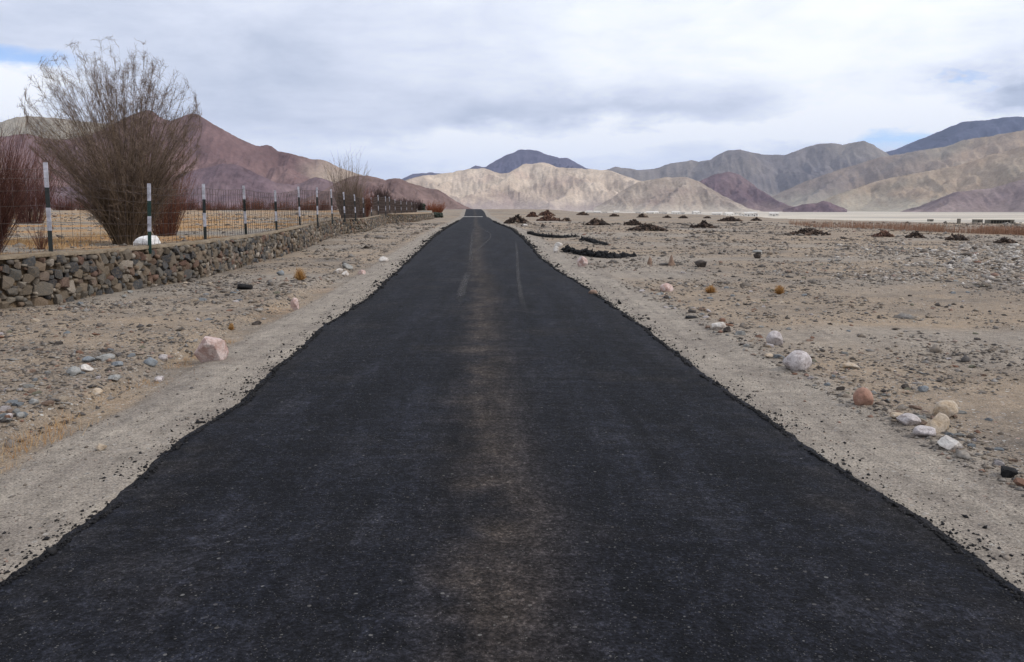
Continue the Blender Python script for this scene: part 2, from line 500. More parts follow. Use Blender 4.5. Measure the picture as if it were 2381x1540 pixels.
def mat_plain(name, c, rough=0.8, var=0.15, scale=20.0, spec=0.25):
    m, N, b = mat_new(name)
    n = N.noise(objco(N), scale, 4, 0.6)
    N.put(b.inputs['Base Color'], N.mix(1.0, (*c, 1), N.ramp(n, [(0.3, 1 - var * 2), (0.5, 1.0), (0.7, 1 + var * 2)]), 'MULTIPLY'))
    b.inputs['Roughness'].default_value = rough; b.inputs['Specular IOR Level'].default_value = spec
    return m


def mat_tint(name, stops, rough=0.85, spec=0.2):
    m, N, b = mat_new(name)
    N.put(b.inputs['Base Color'], N.ramp(attr(N, 'tint'), stops))
    b.inputs['Roughness'].default_value = rough; b.inputs['Specular IOR Level'].default_value = spec
    return m


M_GROUND = mat_ground(); M_ASPHALT = mat_asphalt()
GRAVEL_RAMP = [(0.0, (0.050, 0.044, 0.040)), (0.16, (0.090, 0.082, 0.078)), (0.34, (0.150, 0.128, 0.108)), (0.50, (0.175, 0.162, 0.150)),
               (0.64, (0.225, 0.175, 0.130)), (0.78, (0.205, 0.195, 0.185)), (0.88, (0.30, 0.265, 0.225)), (0.95, (0.20, 0.11, 0.08)), (1.0, (0.50, 0.47, 0.43))]
M_GRAVEL = mat_stone('gravel_stone', 'tint', GRAVEL_RAMP, scale=30)
M_COBBLE = mat_stone('cobble_stone', 'random', scale=12)
WALL_RAMP = [(0.0, (0.045, 0.045, 0.05)), (0.15, (0.085, 0.088, 0.092)), (0.30, (0.14, 0.115, 0.088)), (0.45, (0.19, 0.15, 0.11)),
             (0.58, (0.140, 0.138, 0.128)), (0.72, (0.225, 0.17, 0.12)), (0.84, (0.15, 0.085, 0.065)), (0.93, (0.27, 0.235, 0.19)), (1.0, (0.42, 0.36, 0.30))]
M_WSTONE = mat_stone('wall_stone', 'random', WALL_RAMP, 0.02, 9, 0.76)
M_WSTONE_T = mat_stone('wall_stone_far', 'tint', WALL_RAMP, 0.02, 9, 0.76)
M_TAR = mat_tint('tar_crumb', [(0, (0.008, 0.008, 0.009)), (0.7, (0.022, 0.021, 0.022)), (1, (0.07, 0.06, 0.05))], 0.8)

# ------------------------------------------------------------------ ground sheet
def row_stations():
    ys = [-60, -40, -25, -15, -9, -5, -2.5, -1, 0, 0.6, 1.1, 1.5]
    y = 1.5
    while y < 160: y += 0.014 * y + 0.012; ys.append(y)
    while y < 1500: y *= 1.03; ys.append(y)
    while y < 26000: y *= 1.08; ys.append(y)
    return np.array(ys)


ROWS = row_stations()


def ground_cols(Y):
    """world x of every column on one row; the same number on each row"""
    L, R = float(road_l(Y)), float(road_r(Y)); w = float(wall_x(Y))
    span = 1.15 * max(Y, 0) + 45
    e = (np.exp(np.linspace(0, 1, 80) * 5.0) - 1) / (math.exp(5.0) - 1)
    left_far = w - 0.30 - e[::-1] * span
    wallc = np.array([w - 0.24, w - 0.17, w - 0.10, w - 0.03])
    bank = np.linspace(w + 0.02, L - 0.9, 62)
    ver = np.linspace(L - 0.85, L - 0.02, 14)
    road = np.linspace(L + 0.05, R - 0.05, 8)
    ver2 = np.linspace(R + 0.02, R + 1.6, 22)
    e2 = (np.exp(np.linspace(0, 1, 121)[1:] * 4.6) - 1) / (math.exp(4.6) - 1)
    right = R + 1.6 + e2 * span
    return np.concatenate([left_far, wallc, bank, ver, road, ver2, right])


GX = np.stack([ground_cols(y) for y in ROWS]); GY = np.repeat(ROWS[:, None], GX.shape[1], 1)
GZ = ground_z(GX, GY)
ncol = GX.shape[1]; rs = 80 + 4 + 62 + 14
GZ[:, rs:rs + 8] -= 0.05
V = np.stack([GX, GY, GZ], -1).reshape(-1, 3)
ground = link_mesh('ground', V, grid_faces(*GX.shape), M_GROUND, smooth=True)
tag(ground, kind='structure')
fx, fy = V[:, 0], V[:, 1]
fieldm = sstep(0.05, 0.3, wall_x(fy) - fx) * (1 - 0.75 * sstep(90, 160, fy))
ditchm = sstep(0.8, 0.95, road_l(fy) - fx) * (1 - sstep(1.15, 1.4, road_l(fy) - fx)) * (1 - sstep(12, 25, fy)) * 0.25
vergem = np.maximum(1 - sstep(0.7, 1.0, road_l(fy) - fx), 0) * (fx < road_l(fy) + 1) + np.maximum(1 - sstep(0.8, 1.2, fx - road_r(fy)), 0) * (fx > road_l(fy) + 1)
greyp = sstep(0.05, 0.35, fbm(fx * 0.10, fy * 0.14, 55, 3)) * 0.8
tt, ss = plateau_t(fx, fy)
sandm = sstep(450, 800, tt) * sstep(-0.06, 0.0, ss)
add_attr(ground, 'zone', np.stack([np.clip(fieldm + ditchm, 0, 1), np.clip(np.maximum(vergem, greyp * (1 - fieldm)), 0, 1), sandm], -1))

# ------------------------------------------------------------------ road
def build_road():
    ys = ROWS[(ROWS > -3) & (ROWS < 420)]
    ys = np.concatenate([ys[ys < 12], np.arange(12, 60, 0.12), np.arange(60, 160, 0.5), ys[ys > 160]])
    ys = np.unique(np.concatenate([np.arange(1.2, 12, 0.025), ys]))
    L = road_l(ys) + edge_noise(ys, 3); R = road_r(ys) + edge_noise(ys, 4)
    nc = 34
    u = np.linspace(-1, 1, nc)
    X = (L + R)[:, None] / 2 + (R - L)[:, None] / 2 * u[None, :]
    Y = np.repeat(ys[:, None], nc, 1)
    Z = ground_z(X, Y) + 0.012 + 0.026 * (1 - u[None, :] ** 2) + 0.004 * fbm(X * 2, Y * 2, 61, 4)
    # rough broken lips and skirts
    nl = 0.05 * fbm(ys * 3.1, ys * 0 + 2, 63, 4, 0.7); nr = 0.05 * fbm(ys * 3.1, ys * 0 + 5, 64, 4, 0.7)
    Z[:, 0] += 0.010 * nl / 0.05 ; Z[:, -1] += 0.010 * nr / 0.05
    XL = np.stack([L - 0.075 - nl, L - 0.035 - nl * .6], 1); XR = np.stack([R + 0.035 + nr * .6, R + 0.075 + nr], 1)
    ZL = np.stack([ground_z(XL[:, 0], ys) - 0.03, ground_z(XL[:, 1], ys) - 0.002], 1)
    ZR = np.stack([ground_z(XR[:, 0], ys) - 0.002, ground_z(XR[:, 1], ys) - 0.03], 1)
    X = np.hstack([XL, X, XR]); Z = np.hstack([ZL, Z, ZR]); Y = np.repeat(ys[:, None], nc + 4, 1)
    V = np.stack([X, Y, Z], -1).reshape(-1, 3)
    o = link_mesh('road', V, grid_faces(*X.shape), M_ASPHALT, smooth=True); tag(o, kind='structure')
    au = np.concatenate([[-1.05, -1.02], u, [1.02, 1.05]])
    add_attr(o, 'across', np.tile(au, len(ys)))
    return o


road = build_road()


def strip_mesh(pts, width, lift=0.014):
    pts = np.array(pts); d = np.gradient(pts, axis=0); d /= np.linalg.norm(d, axis=1)[:, None]
    n = np.stack([d[:, 1], -d[:, 0]], 1)
    cols = []
    for k in (-1, -0.33, 0.33, 1):
        q = pts + n * width / 2 * k
        L = road_l(q[:, 1]); R = road_r(q[:, 1]); u = (2 * q[:, 0] - L - R) / (R - L)
        z = ground_z(q[:, 0], q[:, 1]) + 0.012 + 0.026 * (1 - np.clip(u, -1, 1) ** 2) + 0.004 * fbm(q[:, 0] * 2, q[:, 1] * 2, 61, 4) + lift
        cols.append(np.column_stack([q, z]))
    G = np.stack(cols, 1)
    return G.reshape(-1, 3), grid_faces(G.shape[0], 4)


def spline(pts, n=110):
    pts = np.array(pts, float); t = np.linspace(0, 1, len(pts)); tt = np.linspace(0, 1, n)
    out = np.column_stack([np.interp(tt, t, pts[:, i]) for i in range(pts.shape[1])])
    k = np.ones(7) / 7
    for i in range(out.shape[1]):
        e = np.pad(out[:, i], 3, 'edge'); out[:, i] = np.convolve(e, k, 'valid')
    return out


def tracks():
    m, N, b = mat_new('dusty_tyre_track')
    co = objco(N)
    tr = N.new('ShaderNodeBsdfTransparent'); mx = N.new('ShaderNodeMixShader')
    o = [n for n in N.n if n.type == 'OUTPUT_MATERIAL'][0]
    b.inputs['Base Color'].default_value = (0.085, 0.080, 0.080, 1)
    N.put(mx.inputs[0], N.m('MULTIPLY', attr(N, 'fade'), N.mr(N.noise(co, 2.5, 5, 0.7), 0.34, 0.62, 0.12, 0.52)))
    N.l.new(tr.outputs[0], mx.inputs[1]); N.l.new(b.outputs[0], mx.inputs[2]); N.l.new(mx.outputs[0], o.inputs[0])
    for pl, w in (([(1086, 650), (1094, 600), (1096, 566), (1098, 546), (1104, 532), (1118, 531), (1136, 541), (1142, 549), (1136, 561), (1114, 580), (1096, 610), (1084, 660), (1070, 730)], 0.13),
                  ([(1199, 560), (1203, 600), (1205, 650), (1212, 700), (1232, 760)], 0.11),
                  ([(1085, 640), (1075, 680), (1066, 720)], 0.2)):
        pts = [flat(x, y) for x, y in pl]
        v, f = strip_mesh(spline(pts), w)
        t = link_mesh('tyre_track', v, f, m, parent=road, smooth=True)
        q = np.linspace(0, 1, len(v) // 4); add_attr(t, 'fade', np.outer(sstep(0, .15, q) * (1 - sstep(.6, 1, q)), [0, 1, 1, 0]).ravel())
tracks()

# ------------------------------------------------------------------ small lumps: many convex bits in one mesh
OCT_V = np.array([(1, 0, 0), (-1, 0, 0), (0, 1, 0), (0, -1, 0), (0, 0, 1), (0, 0, -1)], float)
OCT_F = np.array([(0, 2, 4), (2, 1, 4), (1, 3, 4), (3, 0, 4), (2, 0, 5), (1, 2, 5), (3, 1, 5), (0, 3, 5)])
CUB_V = np.array([(-1, -1, -1), (1, -1, -1), (1, 1, -1), (-1, 1, -1), (-.8, -.8, 1), (.8, -.8, 1), (.8, .8, 1), (-.8, .8, 1)], float) * 0.72
CUB_F = np.array([(0, 2, 1), (0, 3, 2), (4, 5, 6), (4, 6, 7), (0, 1, 5), (0, 5, 4), (1, 2, 6), (1, 6, 5), (2, 3, 7), (2, 7, 6), (3, 0, 4), (3, 4, 7)])
_p = (1 + 5 ** 0.5) / 2
ICO_V = np.array([(-1, _p, 0), (1, _p, 0), (-1, -_p, 0), (1, -_p, 0), (0, -1, _p), (0, 1, _p), (0, -1, -_p), (0, 1, -_p), (_p, 0, -1), (_p, 0, 1), (-_p, 0, -1), (-_p, 0, 1)]) / 1.9
ICO_F = np.array([(0, 11, 5), (0, 5, 1), (0, 1, 7), (0, 7, 10), (0, 10, 11), (1, 5, 9), (5, 11, 4), (11, 10, 2), (10, 7, 6), (7, 1, 8), (3, 9, 4), (3, 4, 2), (3, 2, 6), (3, 6, 8), (3, 8, 9), (4, 9, 5), (2, 4, 11), (6, 2, 10), (8, 6, 7), (9, 8, 1)])


def lumps(pos, size, base='oct', jitter=0.28, rng=RNG, tilt=0.3, tint=None):
    """pos (n,3) size (n,3) -> verts, faces, tint per vertex"""
    BV, BF = {'oct': (OCT_V, OCT_F), 'cub': (CUB_V, CUB_F), 'ico': (ICO_V, ICO_F)}[base]
    n = len(pos); k = len(BV)
    v = np.repeat(BV[None], n, 0) * (1 + rng.normal(0, jitter, (n, k, 1)).clip(-.55, .55)) + rng.normal(0, jitter * 0.35, (n, k, 3))
    v *= np.asarray(size)[:, None, :]
    a = rng.uniform(0, 2 * math.pi, n); c, s = np.cos(a)[:, None], np.sin(a)[:, None]
    t = rng.normal(0, tilt, n); ct, st = np.cos(t)[:, None], np.sin(t)[:, None]
    x, y, z = v[..., 0], v[..., 1], v[..., 2]
    x, z = x * ct - z * st, x * st + z * ct
    x, y = x * c - y * s, x * s + y * c
    v = np.stack([x, y, z], -1) + np.asarray(pos)[:, None, :]
    f = BF[None] + (np.arange(n) * k)[:, None, None]
    if tint is None: tint = rng.random(n)
    return v.reshape(-1, 3), f.reshape(-1, 3), np.repeat(tint, k)


def gravel():
    n = 300000
    y = np.exp(RNG.uniform(math.log(1.9), math.log(85), n))
    x = RNG.uniform(-1, 1, n) * (0.72 * y + 1.6)
    L, R, w = road_l(y), road_r(y), wall_x(y)
    lo, ro = L - x, x - R
    on = (lo > 0.12) | (ro > 0.12)
    clump = fbm(x * 0.35, y * 0.35, 91, 4)
    clump2 = fbm(x * 1.3, y * 1.3, 92, 3)
    dens = np.full(n, 0.26) + 1.15 * clump + 0.55 * clump2
    dens = np.where((lo > 1.3), dens + 0.40 * (1 - sstep(14, 26, y)), dens)
    dens = np.where((lo > 0) & (lo < 1.2), 0.30 + 0.5 * clump2, dens)
    dens = np.where((lo > 1.12) & (lo < 1.42), 0.7, dens)
    dens = np.where((ro > 0) & (ro < 0.75), 0.28 + 0.5 * clump2, dens)
    dens = np.where((ro > 0.75) & (ro < 1.3) & (y < 16), 0.55, dens)
    # pale cobble drift out to the right
    drift = np.exp(-((x - 0.52 * y - 1.5) / (0.13 * y + 1)) ** 2) * sstep(14, 18, y) * (1 - sstep(30, 38, y))
    dens = dens + 0.55 * drift
    behind = w - x > -0.3
    dens = np.where(behind, dens * 0.25, dens)
    keep = on & (RNG.random(n) < dens.clip(0, 1)) & ~((w - x > -0.12) & (w - x < 0.35))
    x, y, drift, lo, ro = x[keep], y[keep], drift[keep], lo[keep], ro[keep]
    n = len(x)
    s = (0.0046 + 0.00068 * y) * np.exp(RNG.normal(0, 0.55, n))
    ex = RNG.random(n) > 0.975
    s = np.where(ex & (lo > 1.1), s * 1.6, s)
    s = np.where(((lo > 0) & (lo < 1.1)) | ((ro > 0) & (ro < .75)), s * 0.42, s)
    s = s * (1 + 0.5 * drift)
    sz = np.stack([s * RNG.uniform(0.9, 1.7, n), s * RNG.uniform(0.7, 1.2, n), s * RNG.uniform(0.35, 0.75, n)], -1)
    z = ground_z(x, y) + sz[:, 2] * RNG.uniform(0.0, 0.5, n)
    tint = RNG.random(n) ** 1.25 * 0.97
    tint = np.where(RNG.random(n) < 0.75 * drift, np.where(RNG.random(n) < .35, 0.985 + 0.015 * RNG.random(n), 0.80 + 0.10 * RNG.random(n)), tint)
    v, f, t = lumps(np.stack([x, y, z], -1), sz, 'oct', 0.25, tilt=0.2, tint=tint)
    o = link_mesh('gravel', v, f, M_GRAVEL); add_attr(o, 'tint', t)
    tag(o, 'loose grey and brown gravel strewn over the ground on both sides of the road', 'gravel', kind='stuff')
gravel()


def crumbs():
    n = 34000
    side = RNG.random(n) < 0.5
    y = np.exp(RNG.uniform(math.log(2.2), math.log(95), n))
    e = np.where(side, road_l(y) + edge_noise(y, 3), road_r(y) + edge_noise(y, 4))
    off = np.abs(RNG.normal(0, 0.034, n)) * np.where(RNG.random(n) < 0.35, 4.2, 1.0) - 0.045 + 0.03 * fbm(y * 3, y * 0 + 4, 79, 3)
    off = off + 0.03 * fbm(y * 2, y * 0, 71, 3)
    keep = RNG.random(n) < (0.50 + 1.6 * fbm(y * 1.3, side * 7.7, 73, 4, .65)).clip(0.06, 1)
    y, e, off, side = y[keep], e[keep], off[keep], side[keep]; n = len(y)
    x = np.where(side, e - off, e + off)
    s = (0.0026 + 0.00042 * y) * np.exp(RNG.normal(0, 0.5, n))
    sz = np.stack([s * 1.2, s, s * 0.75], -1)
    z = ground_z(x, y) + sz[:, 2] * 0.4 + np.clip(0.006 - off * 0.3, 0, 0.014)
    v, f, t = lumps(np.stack([x, y, z], -1), sz, 'oct', 0.3, tilt=0.6, tint=RNG.random(n) ** 2 * 0.8)
    o = link_mesh('asphalt_crumbs', v, f, M_TAR); add_attr(o, 'tint', t)
    tag(o, 'black asphalt crumbs spilling off both ragged edges of the road', 'asphalt crumbs', kind='stuff')
crumbs()

# concrete strip across the road
def concrete_strip():
    Y = 137.2; L, R = float(road_l(Y)) - 0.1, float(road_r(Y)) - 0.9
    bm = bmesh.new(); n = 10
    z0 = float(ground_z((L + R) / 2, Y))
    for i in range(n):
        a = L + (R - L) * i / n; c = L + (R - L) * (i + 1) / n - 0.03
        r = bmesh.ops.create_cube(bm, size=1)
        bmesh.ops.scale(bm, vec=((c - a), 0.35, 0.17), verts=r['verts'])
        bmesh.ops.translate(bm, vec=((a + c) / 2, Y, z0 + 0.055), verts=r['verts'])
    bmesh.ops.bevel(bm, geom=bm.edges[:], offset=0.02, segments=1, affect='EDGES')
    me = bpy.data.meshes.new('concrete_strip'); bm.to_mesh(me); bm.free()
    me.materials.append(mat_plain('pale_concrete', (0.50, 0.48, 0.45), 0.9, 0.1, 3))
    o = bpy.data.objects.new('concrete_strip', me); COL.objects.link(o)
    tag(o, 'low pale concrete strip crossing the far end of the road', 'concrete strip')
concrete_strip()

# ------------------------------------------------------------------ stone wall
def hull_rock(seed, npts=18, box=0.55):
    r = np.random.default_rng(seed)
    p = r.normal(0, 1, (npts, 3)); p /= np.linalg.norm(p, axis=1)[:, None]
    p = np.sign(p) * np.abs(p) ** box
    p *= r.uniform(0.85, 1.05, (npts, 1))
    bm = bmesh.new()
    for q in p: bm.verts.new(q)
    bmesh.ops.convex_hull(bm, input=bm.verts[:])
    for v in [v for v in bm.verts if not v.link_faces]: bm.verts.remove(v)
    mx = [max(abs(v.co[i]) for v in bm.verts) for i in range(3)]
    for v in bm.verts: v.co = Vector((v.co[i] / mx[i] for i in range(3)))
    bmesh.ops.triangulate(bm, faces=bm.faces[:])
    return bm


def bm_arrays(bm):
    bm.verts.index_update()
    return np.array([v.co[:] for v in bm.verts]), np.array([[v.index for v in f.verts] for f in bm.faces])


def build_wall():
    root = empty('stone_wall', (-7.2, 14.0, 0.0))
    tag(root, 'low rubble stone retaining wall under the wire fence left of the road', 'wall')
    # resample the wall line
    pts = np.array([(w[0], w[1]) for w in WALL]); seg = np.linalg.norm(np.diff(pts, axis=0), axis=1); s = np.concatenate([[0], np.cumsum(seg)])
    T = s[-1]
    def at(d):
        x = np.interp(d, s, pts[:, 0]); y = np.interp(d, s, pts[:, 1]); return x, y
    ds = np.arange(0, T, 0.12)
    x, y = at(ds); x2, y2 = at(ds + 0.2); x1, y1 = at(ds - 0.2)
    tx, ty = x2 - x1, y2 - y1; l = np.hypot(tx, ty); tx /= l; ty /= l
    nx, ny = ty, -tx                                     # towards the road
    top = wall_top(y) + 0.012 * fbm(ds * 0.6, ds * 0, 81, 3) + sstep(30, 100, y) * 0.06
    prof = [(0.03, -0.15), (0.00, 0.0), (-0.02, 0.35), (-0.04, 1.0), (0.02, 1.0), (0.03, 1.07), (-0.12, 1.085), (-0.34, 1.06), (-0.42, 0.6)]
    rows = []
    for k, (o_, h_) in enumerate(prof):
        jj = 0.045 * fbm(ds * 2.4, ds * 0 + k * 3.3, 83 + k, 4, .7) if k in (4, 5, 6) else 0
        rows.append(np.stack([x + nx * (o_ + jj), y + ny * (o_ + jj), top * h_ if h_ <= 1 else top + (h_ - 1) * 0.75 + (jj * .8 if k in (5, 6) else 0)], -1))
    G = np.stack(rows, 1)
    off = np.array(root.location)
    m, N, b = mat_new('wall_mortar'); co = objco(N)
    c = N.ramp(N.noise(co, 5, 5, 0.65), [(0.3, (0.075, 0.053, 0.034)), (0.7, (0.185, 0.130, 0.080))])
    zc = N.sep(co)[2]
    N.put(b.inputs['Base Color'], c); bump(N, b, N.noise(co, 25, 4, 0.7), 0.03)
    link_mesh('mortar_core', (G[:, :5] - off).reshape(-1, 3), grid_faces(len(ds), 5), m, root, smooth=True)
    m2, N, b = mat_new('earth_coping'); co = objco(N)
    N.put(b.inputs['Base Color'], N.ramp(N.noise(co, 6, 6, 0.7), [(0.3, (0.15, 0.115, 0.080)), (0.7, (0.30, 0.24, 0.17))]))
    bump(N, b, N.noise(co, 30, 4, 0.7), 0.03)
    link_mesh('coping', (G[:, 4:] - off).reshape(-1, 3), grid_faces(len(ds), 5), m2, root, smooth=True)
    # stones in irregular courses on the outer face
    rocks = [hull_rock(100 + i, 17) for i in range(10)]
    arr = [bm_arrays(b_) for b_ in rocks]
    meshes = []
    for i, b_ in enumerate(rocks):
        me = bpy.data.meshes.new('stone'); b_.to_mesh(me); b_.free(); me.materials.append(M_WSTONE); meshes.append(me)
    rnd = random.Random(5)
    st = []
    d_start = float(np.interp(6.5, pts[:, 1], s))
    H = 0.78; courses = []
    hh = -0.04
    d = d_start
    # column-wise packing: fill with small random discs by dart throwing (rubble)
    cell = {}
    area_pts = []
    def ok(dd, z, r):
        ci, cj = int(dd / 0.25), int(z / 0.25)
        for a in range(ci - 1, ci + 2):
            for q in range(cj - 1, cj + 2):
                for (d2, z2, r2) in cell.get((a, q), ()):
                    if (d2 - dd) ** 2 + ((z2 - z) * 1.15) ** 2 < ((r + r2) * 0.80) ** 2: return False
        return True
    for r0, cnt in ((0.12, 5), (0.10, 9), (0.08, 40), (0.062, 60), (0.045, 90), (0.033, 90)):
        dd_ = d_start
        while dd_ < T:
            yy = float(at(dd_)[1])
            if r0 < 0.05 and yy > 24: break
            if r0 < 0.07 and yy > 60: break
            for _ in range(cnt):
                dd = dd_ + rnd.random(); z = rnd.uniform(0.02, H); r = r0 * rnd.uniform(0.85, 1.15)
                if z > float(wall_top(yy)) - r * 0.55: continue
                if ok(dd, z, r):
                    cell.setdefault((int(dd / 0.25), int(z / 0.25)), []).append((dd, z, r)); st.append((dd, z, r))
            dd_ += 1.0
    st.sort(key=lambda q: -(q[2] / max(float(at(q[0])[1]), 1.0)) if float(at(q[0])[1]) > 10.8 else 1)
    far_v, far_f, far_t = [], [], []; nb = 0
    for i, (dd, z, r) in enumerate(st):
        x, y = at(dd); x2, y2 = at(dd + .2); tx, ty = x2 - x, y2 - y; l = math.hypot(tx, ty) or 1; tx /= l; ty /= l
        ang = math.atan2(ty, tx)
        sx, sy, sz = r * rnd.uniform(1.0, 1.28), rnd.uniform(0.065, 0.10), r * rnd.uniform(0.85, 1.08)
        prot = rnd.uniform(-0.03, 0.02)
        P = Vector((x + ty * prot, y - tx * prot, z)) - root.location
        rot = Matrix.Rotation(ang, 4, 'Z') @ Matrix.Rotation(rnd.uniform(-0.5, 0.5), 4, 'Y') @ Matrix.Rotation(rnd.choice((0, math.pi)), 4, 'X')
        M = Matrix.Translation(P) @ rot @ Matrix.Diagonal((sx, sy, sz, 1))
        k = rnd.randrange(10)
        if i < 300:
            o = bpy.data.objects.new('stone', meshes[k]); COL.objects.link(o); o.parent = root; o.matrix_local = M
        else:
            vv, ff = arr[k]; m_ = np.array(M)
            far_v.append(vv @ m_[:3, :3].T + m_[:3, 3]); far_f.append(ff + nb); nb += len(vv); far_t.append(np.full(len(vv), rnd.random()))
    o = link_mesh('stones', np.vstack(far_v), np.vstack(far_f), M_WSTONE_T, root); o['kind'] = 'stuff'
    add_attr(o, 'tint', np.concatenate(far_t))
    return at, s, pts
wall_at, wall_s, wall_pts = build_wall()

# ------------------------------------------------------------------ wire fence
POSTS = [(108, 378, 122, 597), (348, 427, 350, 581), (474, 428, 479, 565), (567, 432, 573, 549), (640, 443, 644, 539), (694, 434, 698, 520),
         (737, 436, 739, 512), (770, 440, 773, 507), (799, 447, 802, 508), (824, 452, 827, 510), (844, 460, 846, 508), (863, 459, 864, 503), (879, 454, 880, 500),
         (896, 457, 897, 499), (905, 458, 906, 499), (918, 464, 919, 498), (932, 467, 933, 498), (945, 469, 946, 497), (957, 471, 958, 497), (968, 472, 969, 496)]
DEPTH = [12.75, 15.3, 18.4, 22.0, 25.6, 30.0, 34.5, 39.0, 44.0, 49.5, 56.0, 62.0, 69.0, 76.0, 83.0, 90.0, 97.0, 104.0, 111.0, 117.0]


def build_fence():
    root = empty('wire_fence', (-6.9, 14, 0.75))
    tag(root, 'wire mesh fence on black and white banded posts along the top of the stone wall', 'fence')
    off = Vector(root.location)
    white = mat_plain('white_post_paint', (0.42, 0.42, 0.47), 0.6, 0.22, 9)
    black = mat_plain('black_post_paint', (0.014, 0.020, 0.020), 0.45, 0.2, 25, 0.4)
    green = mat_plain('dark_green_post_paint', (0.010, 0.040, 0.032), 0.45, 0.2, 25, 0.4)
    wirem = mat_plain('rusty_wire', (0.075, 0.055, 0.048), 0.7, 0.2, 10)
    P = []
    # one post left of the frame, then those in view
    for i, ((xt, yt, xb, yb), Y) in enumerate(zip(POSTS, DEPTH)):
        db, dt = px_dir(xb, yb), px_dir(xt, yt)
        wxx = float(wall_x(Y)) - 0.14
        fx_ = db[0] * Y / db[1]
        gz = max(float(ground_z(fx_, Y)), float(wall_top(Y)) + 0.03 if Y < 118 else 0)
        bz = EYE + db[2] * Y / db[1]
        base = Vector((fx_, Y, min(gz, bz + 0.3)))
        top = Vector((dt[0] * Y / dt[1], Y, EYE + dt[2] * Y / dt[1]))
        P.append((base, top))
    P.insert(0, (Vector((-7.95, 9.3, 0.76)), Vector((-7.99, 9.3, 2.12))))
    P.insert(0, (Vector((-8.05, 5.8, 0.76)), Vector((-8.05, 5.8, 2.10))))
    for i, (b0, t0) in enumerate(P):
        mats = [white, green if i == 3 else black]
        fr = [0.0, 0.25, 0.49, 0.73, 1.0]
        if i == 2: fr = [0.0, 0.26, 0.51, 0.73, 1.0]
        bm = bmesh.new(); w, th = 0.034, 0.007
        if b0.y > 40: w = 0.042
        prof = [(-w, -w), (w, -w), (w, -w + th), (-w + th, -w + th), (-w + th, w), (-w, w)]    # L section
        ax = t0 - b0
        base = b0 - ax.normalized() * 0.12
        levels = [0.0] + fr[1:]
        rings = []
        for lv in levels:
            c = (base if lv == 0 else b0 + ax * lv) - off
            rings.append([bm.verts.new((c.x + px_, c.y + py_, c.z)) for px_, py_ in prof])
        for j in range(4):
            for k in range(6):
                f = bm.faces.new((rings[j][k], rings[j][(k + 1) % 6], rings[j + 1][(k + 1) % 6], rings[j + 1][k]))
                f.material_index = 1 if j % 2 == 0 else 0
        f = bm.faces.new(rings[-1]); f.material_index = 0
        bm.normal_update()
        me = bpy.data.meshes.new('fence_post'); bm.to_mesh(me); bm.free()
        for m_ in mats: me.materials.append(m_)
        o = bpy.data.objects.new('fence_post', me); COL.objects.link(o); o.parent = root
        if i == 3: o['label'] = 'post with dark green bands instead of black'
    # wire panels, one per bay
    hs = [0.04, 0.19, 0.36, 0.54, 0.70, 0.83, 0.93]
    for i in range(len(P) - 1):
        (b0, t0), (b1, t1) = P[i], P[i + 1]
        L = (b1 - b0).length; lines = []
        rad = max(0.0030, 0.00026 * b0.y)
        n = 14
        for h in hs:
            q = []
            for k in range(n + 1):
                f = k / n; a = b0.lerp(b1, f); c = t0.lerp(t1, f)
                sag = 0.035 * 4 * f * (1 - f) * h
                p = a.lerp(c, h) - Vector((0, 0, sag)) + Vector((0, 0, 0.012 * float(pnoise(k * .9 + i * 7, h * 9, 5))))
                q.append(p - off)
            lines.append(q)
        nv = int(L / (0.22 if b0.y < 30 else 0.4))
        for k in range(1, nv):
            f = (k + random.uniform(-.1, .1)) / nv; a = b0.lerp(b1, f); c = t0.lerp(t1, f)
            q = []
            for h in hs:
                sag = 0.035 * 4 * f * (1 - f) * h
                q.append(a.lerp(c, h) - Vector((0, 0, sag)) + Vector((random.uniform(-.012, .012), random.uniform(-.012, .012), 0)) - off)
            lines.append(q)
        vs, fs = [], []; nbv = 0
        for q in lines:
            v, f_ = tube(np.array([list(p) for p in q])[None], np.full((1, len(q)), rad), 3)
            vs.append(v); fs.append(f_ + nbv); nbv += len(v)
        link_mesh('wire_panel', np.vstack(vs), np.vstack(fs), wirem, root)


def tube(P, R, sides=3):
    """P (n,k,3) polylines, R (n,k) radii -> verts, quad faces"""
    n, k, _ = P.shape
    d = P[:, -1] - P[:, 0]; d /= np.linalg.norm(d, axis=1)[:, None] + 1e-9
    ref = np.where(np.abs(d[:, 2:3]) > 0.9, np.array([[1., 0, 0]]), np.array([[0., 0, 1]]))
    a = np.cross(d, ref); a /= np.linalg.norm(a, axis=1)[:, None] + 1e-9
    b = np.cross(d, a)
    an = np.arange(sides) * 2 * math.pi / sides
    off = a[:, None, :] * np.cos(an)[None, :, None] + b[:, None, :] * np.sin(an)[None, :, None]
    v = P[:, :, None, :] + off[:, None, :, :] * R[:, :, None, None]
    idx = np.arange(n * k * sides).reshape(n, k, sides)
    nx = np.roll(idx, -1, 2)
    f = np.stack([idx[:, :-1], nx[:, :-1], nx[:, 1:], idx[:, 1:]], -1).reshape(-1, 4)
    return v.reshape(-1, 3), f


build_fence()

# ------------------------------------------------------------------ bare shrubs
def shoots(base, dirs, L, k, bend_up, wob, rng):
    n = len(L); t = np.linspace(0, 1, k)[None, :, None]
    P = base[:, None, :] + dirs[:, None, :] * (L[:, None, None] * t)
    P = P + np.array([0, 0, 1.])[None, None] * (bend_up[:, None, None] * L[:, None, None] * t * t)
    w = rng.normal(0, 1, (n, k, 3)); w = np.cumsum(w, 1); w -= w[:, :1]
    return P + w * (wob * L)[:, None, None] * (t * 1.0)


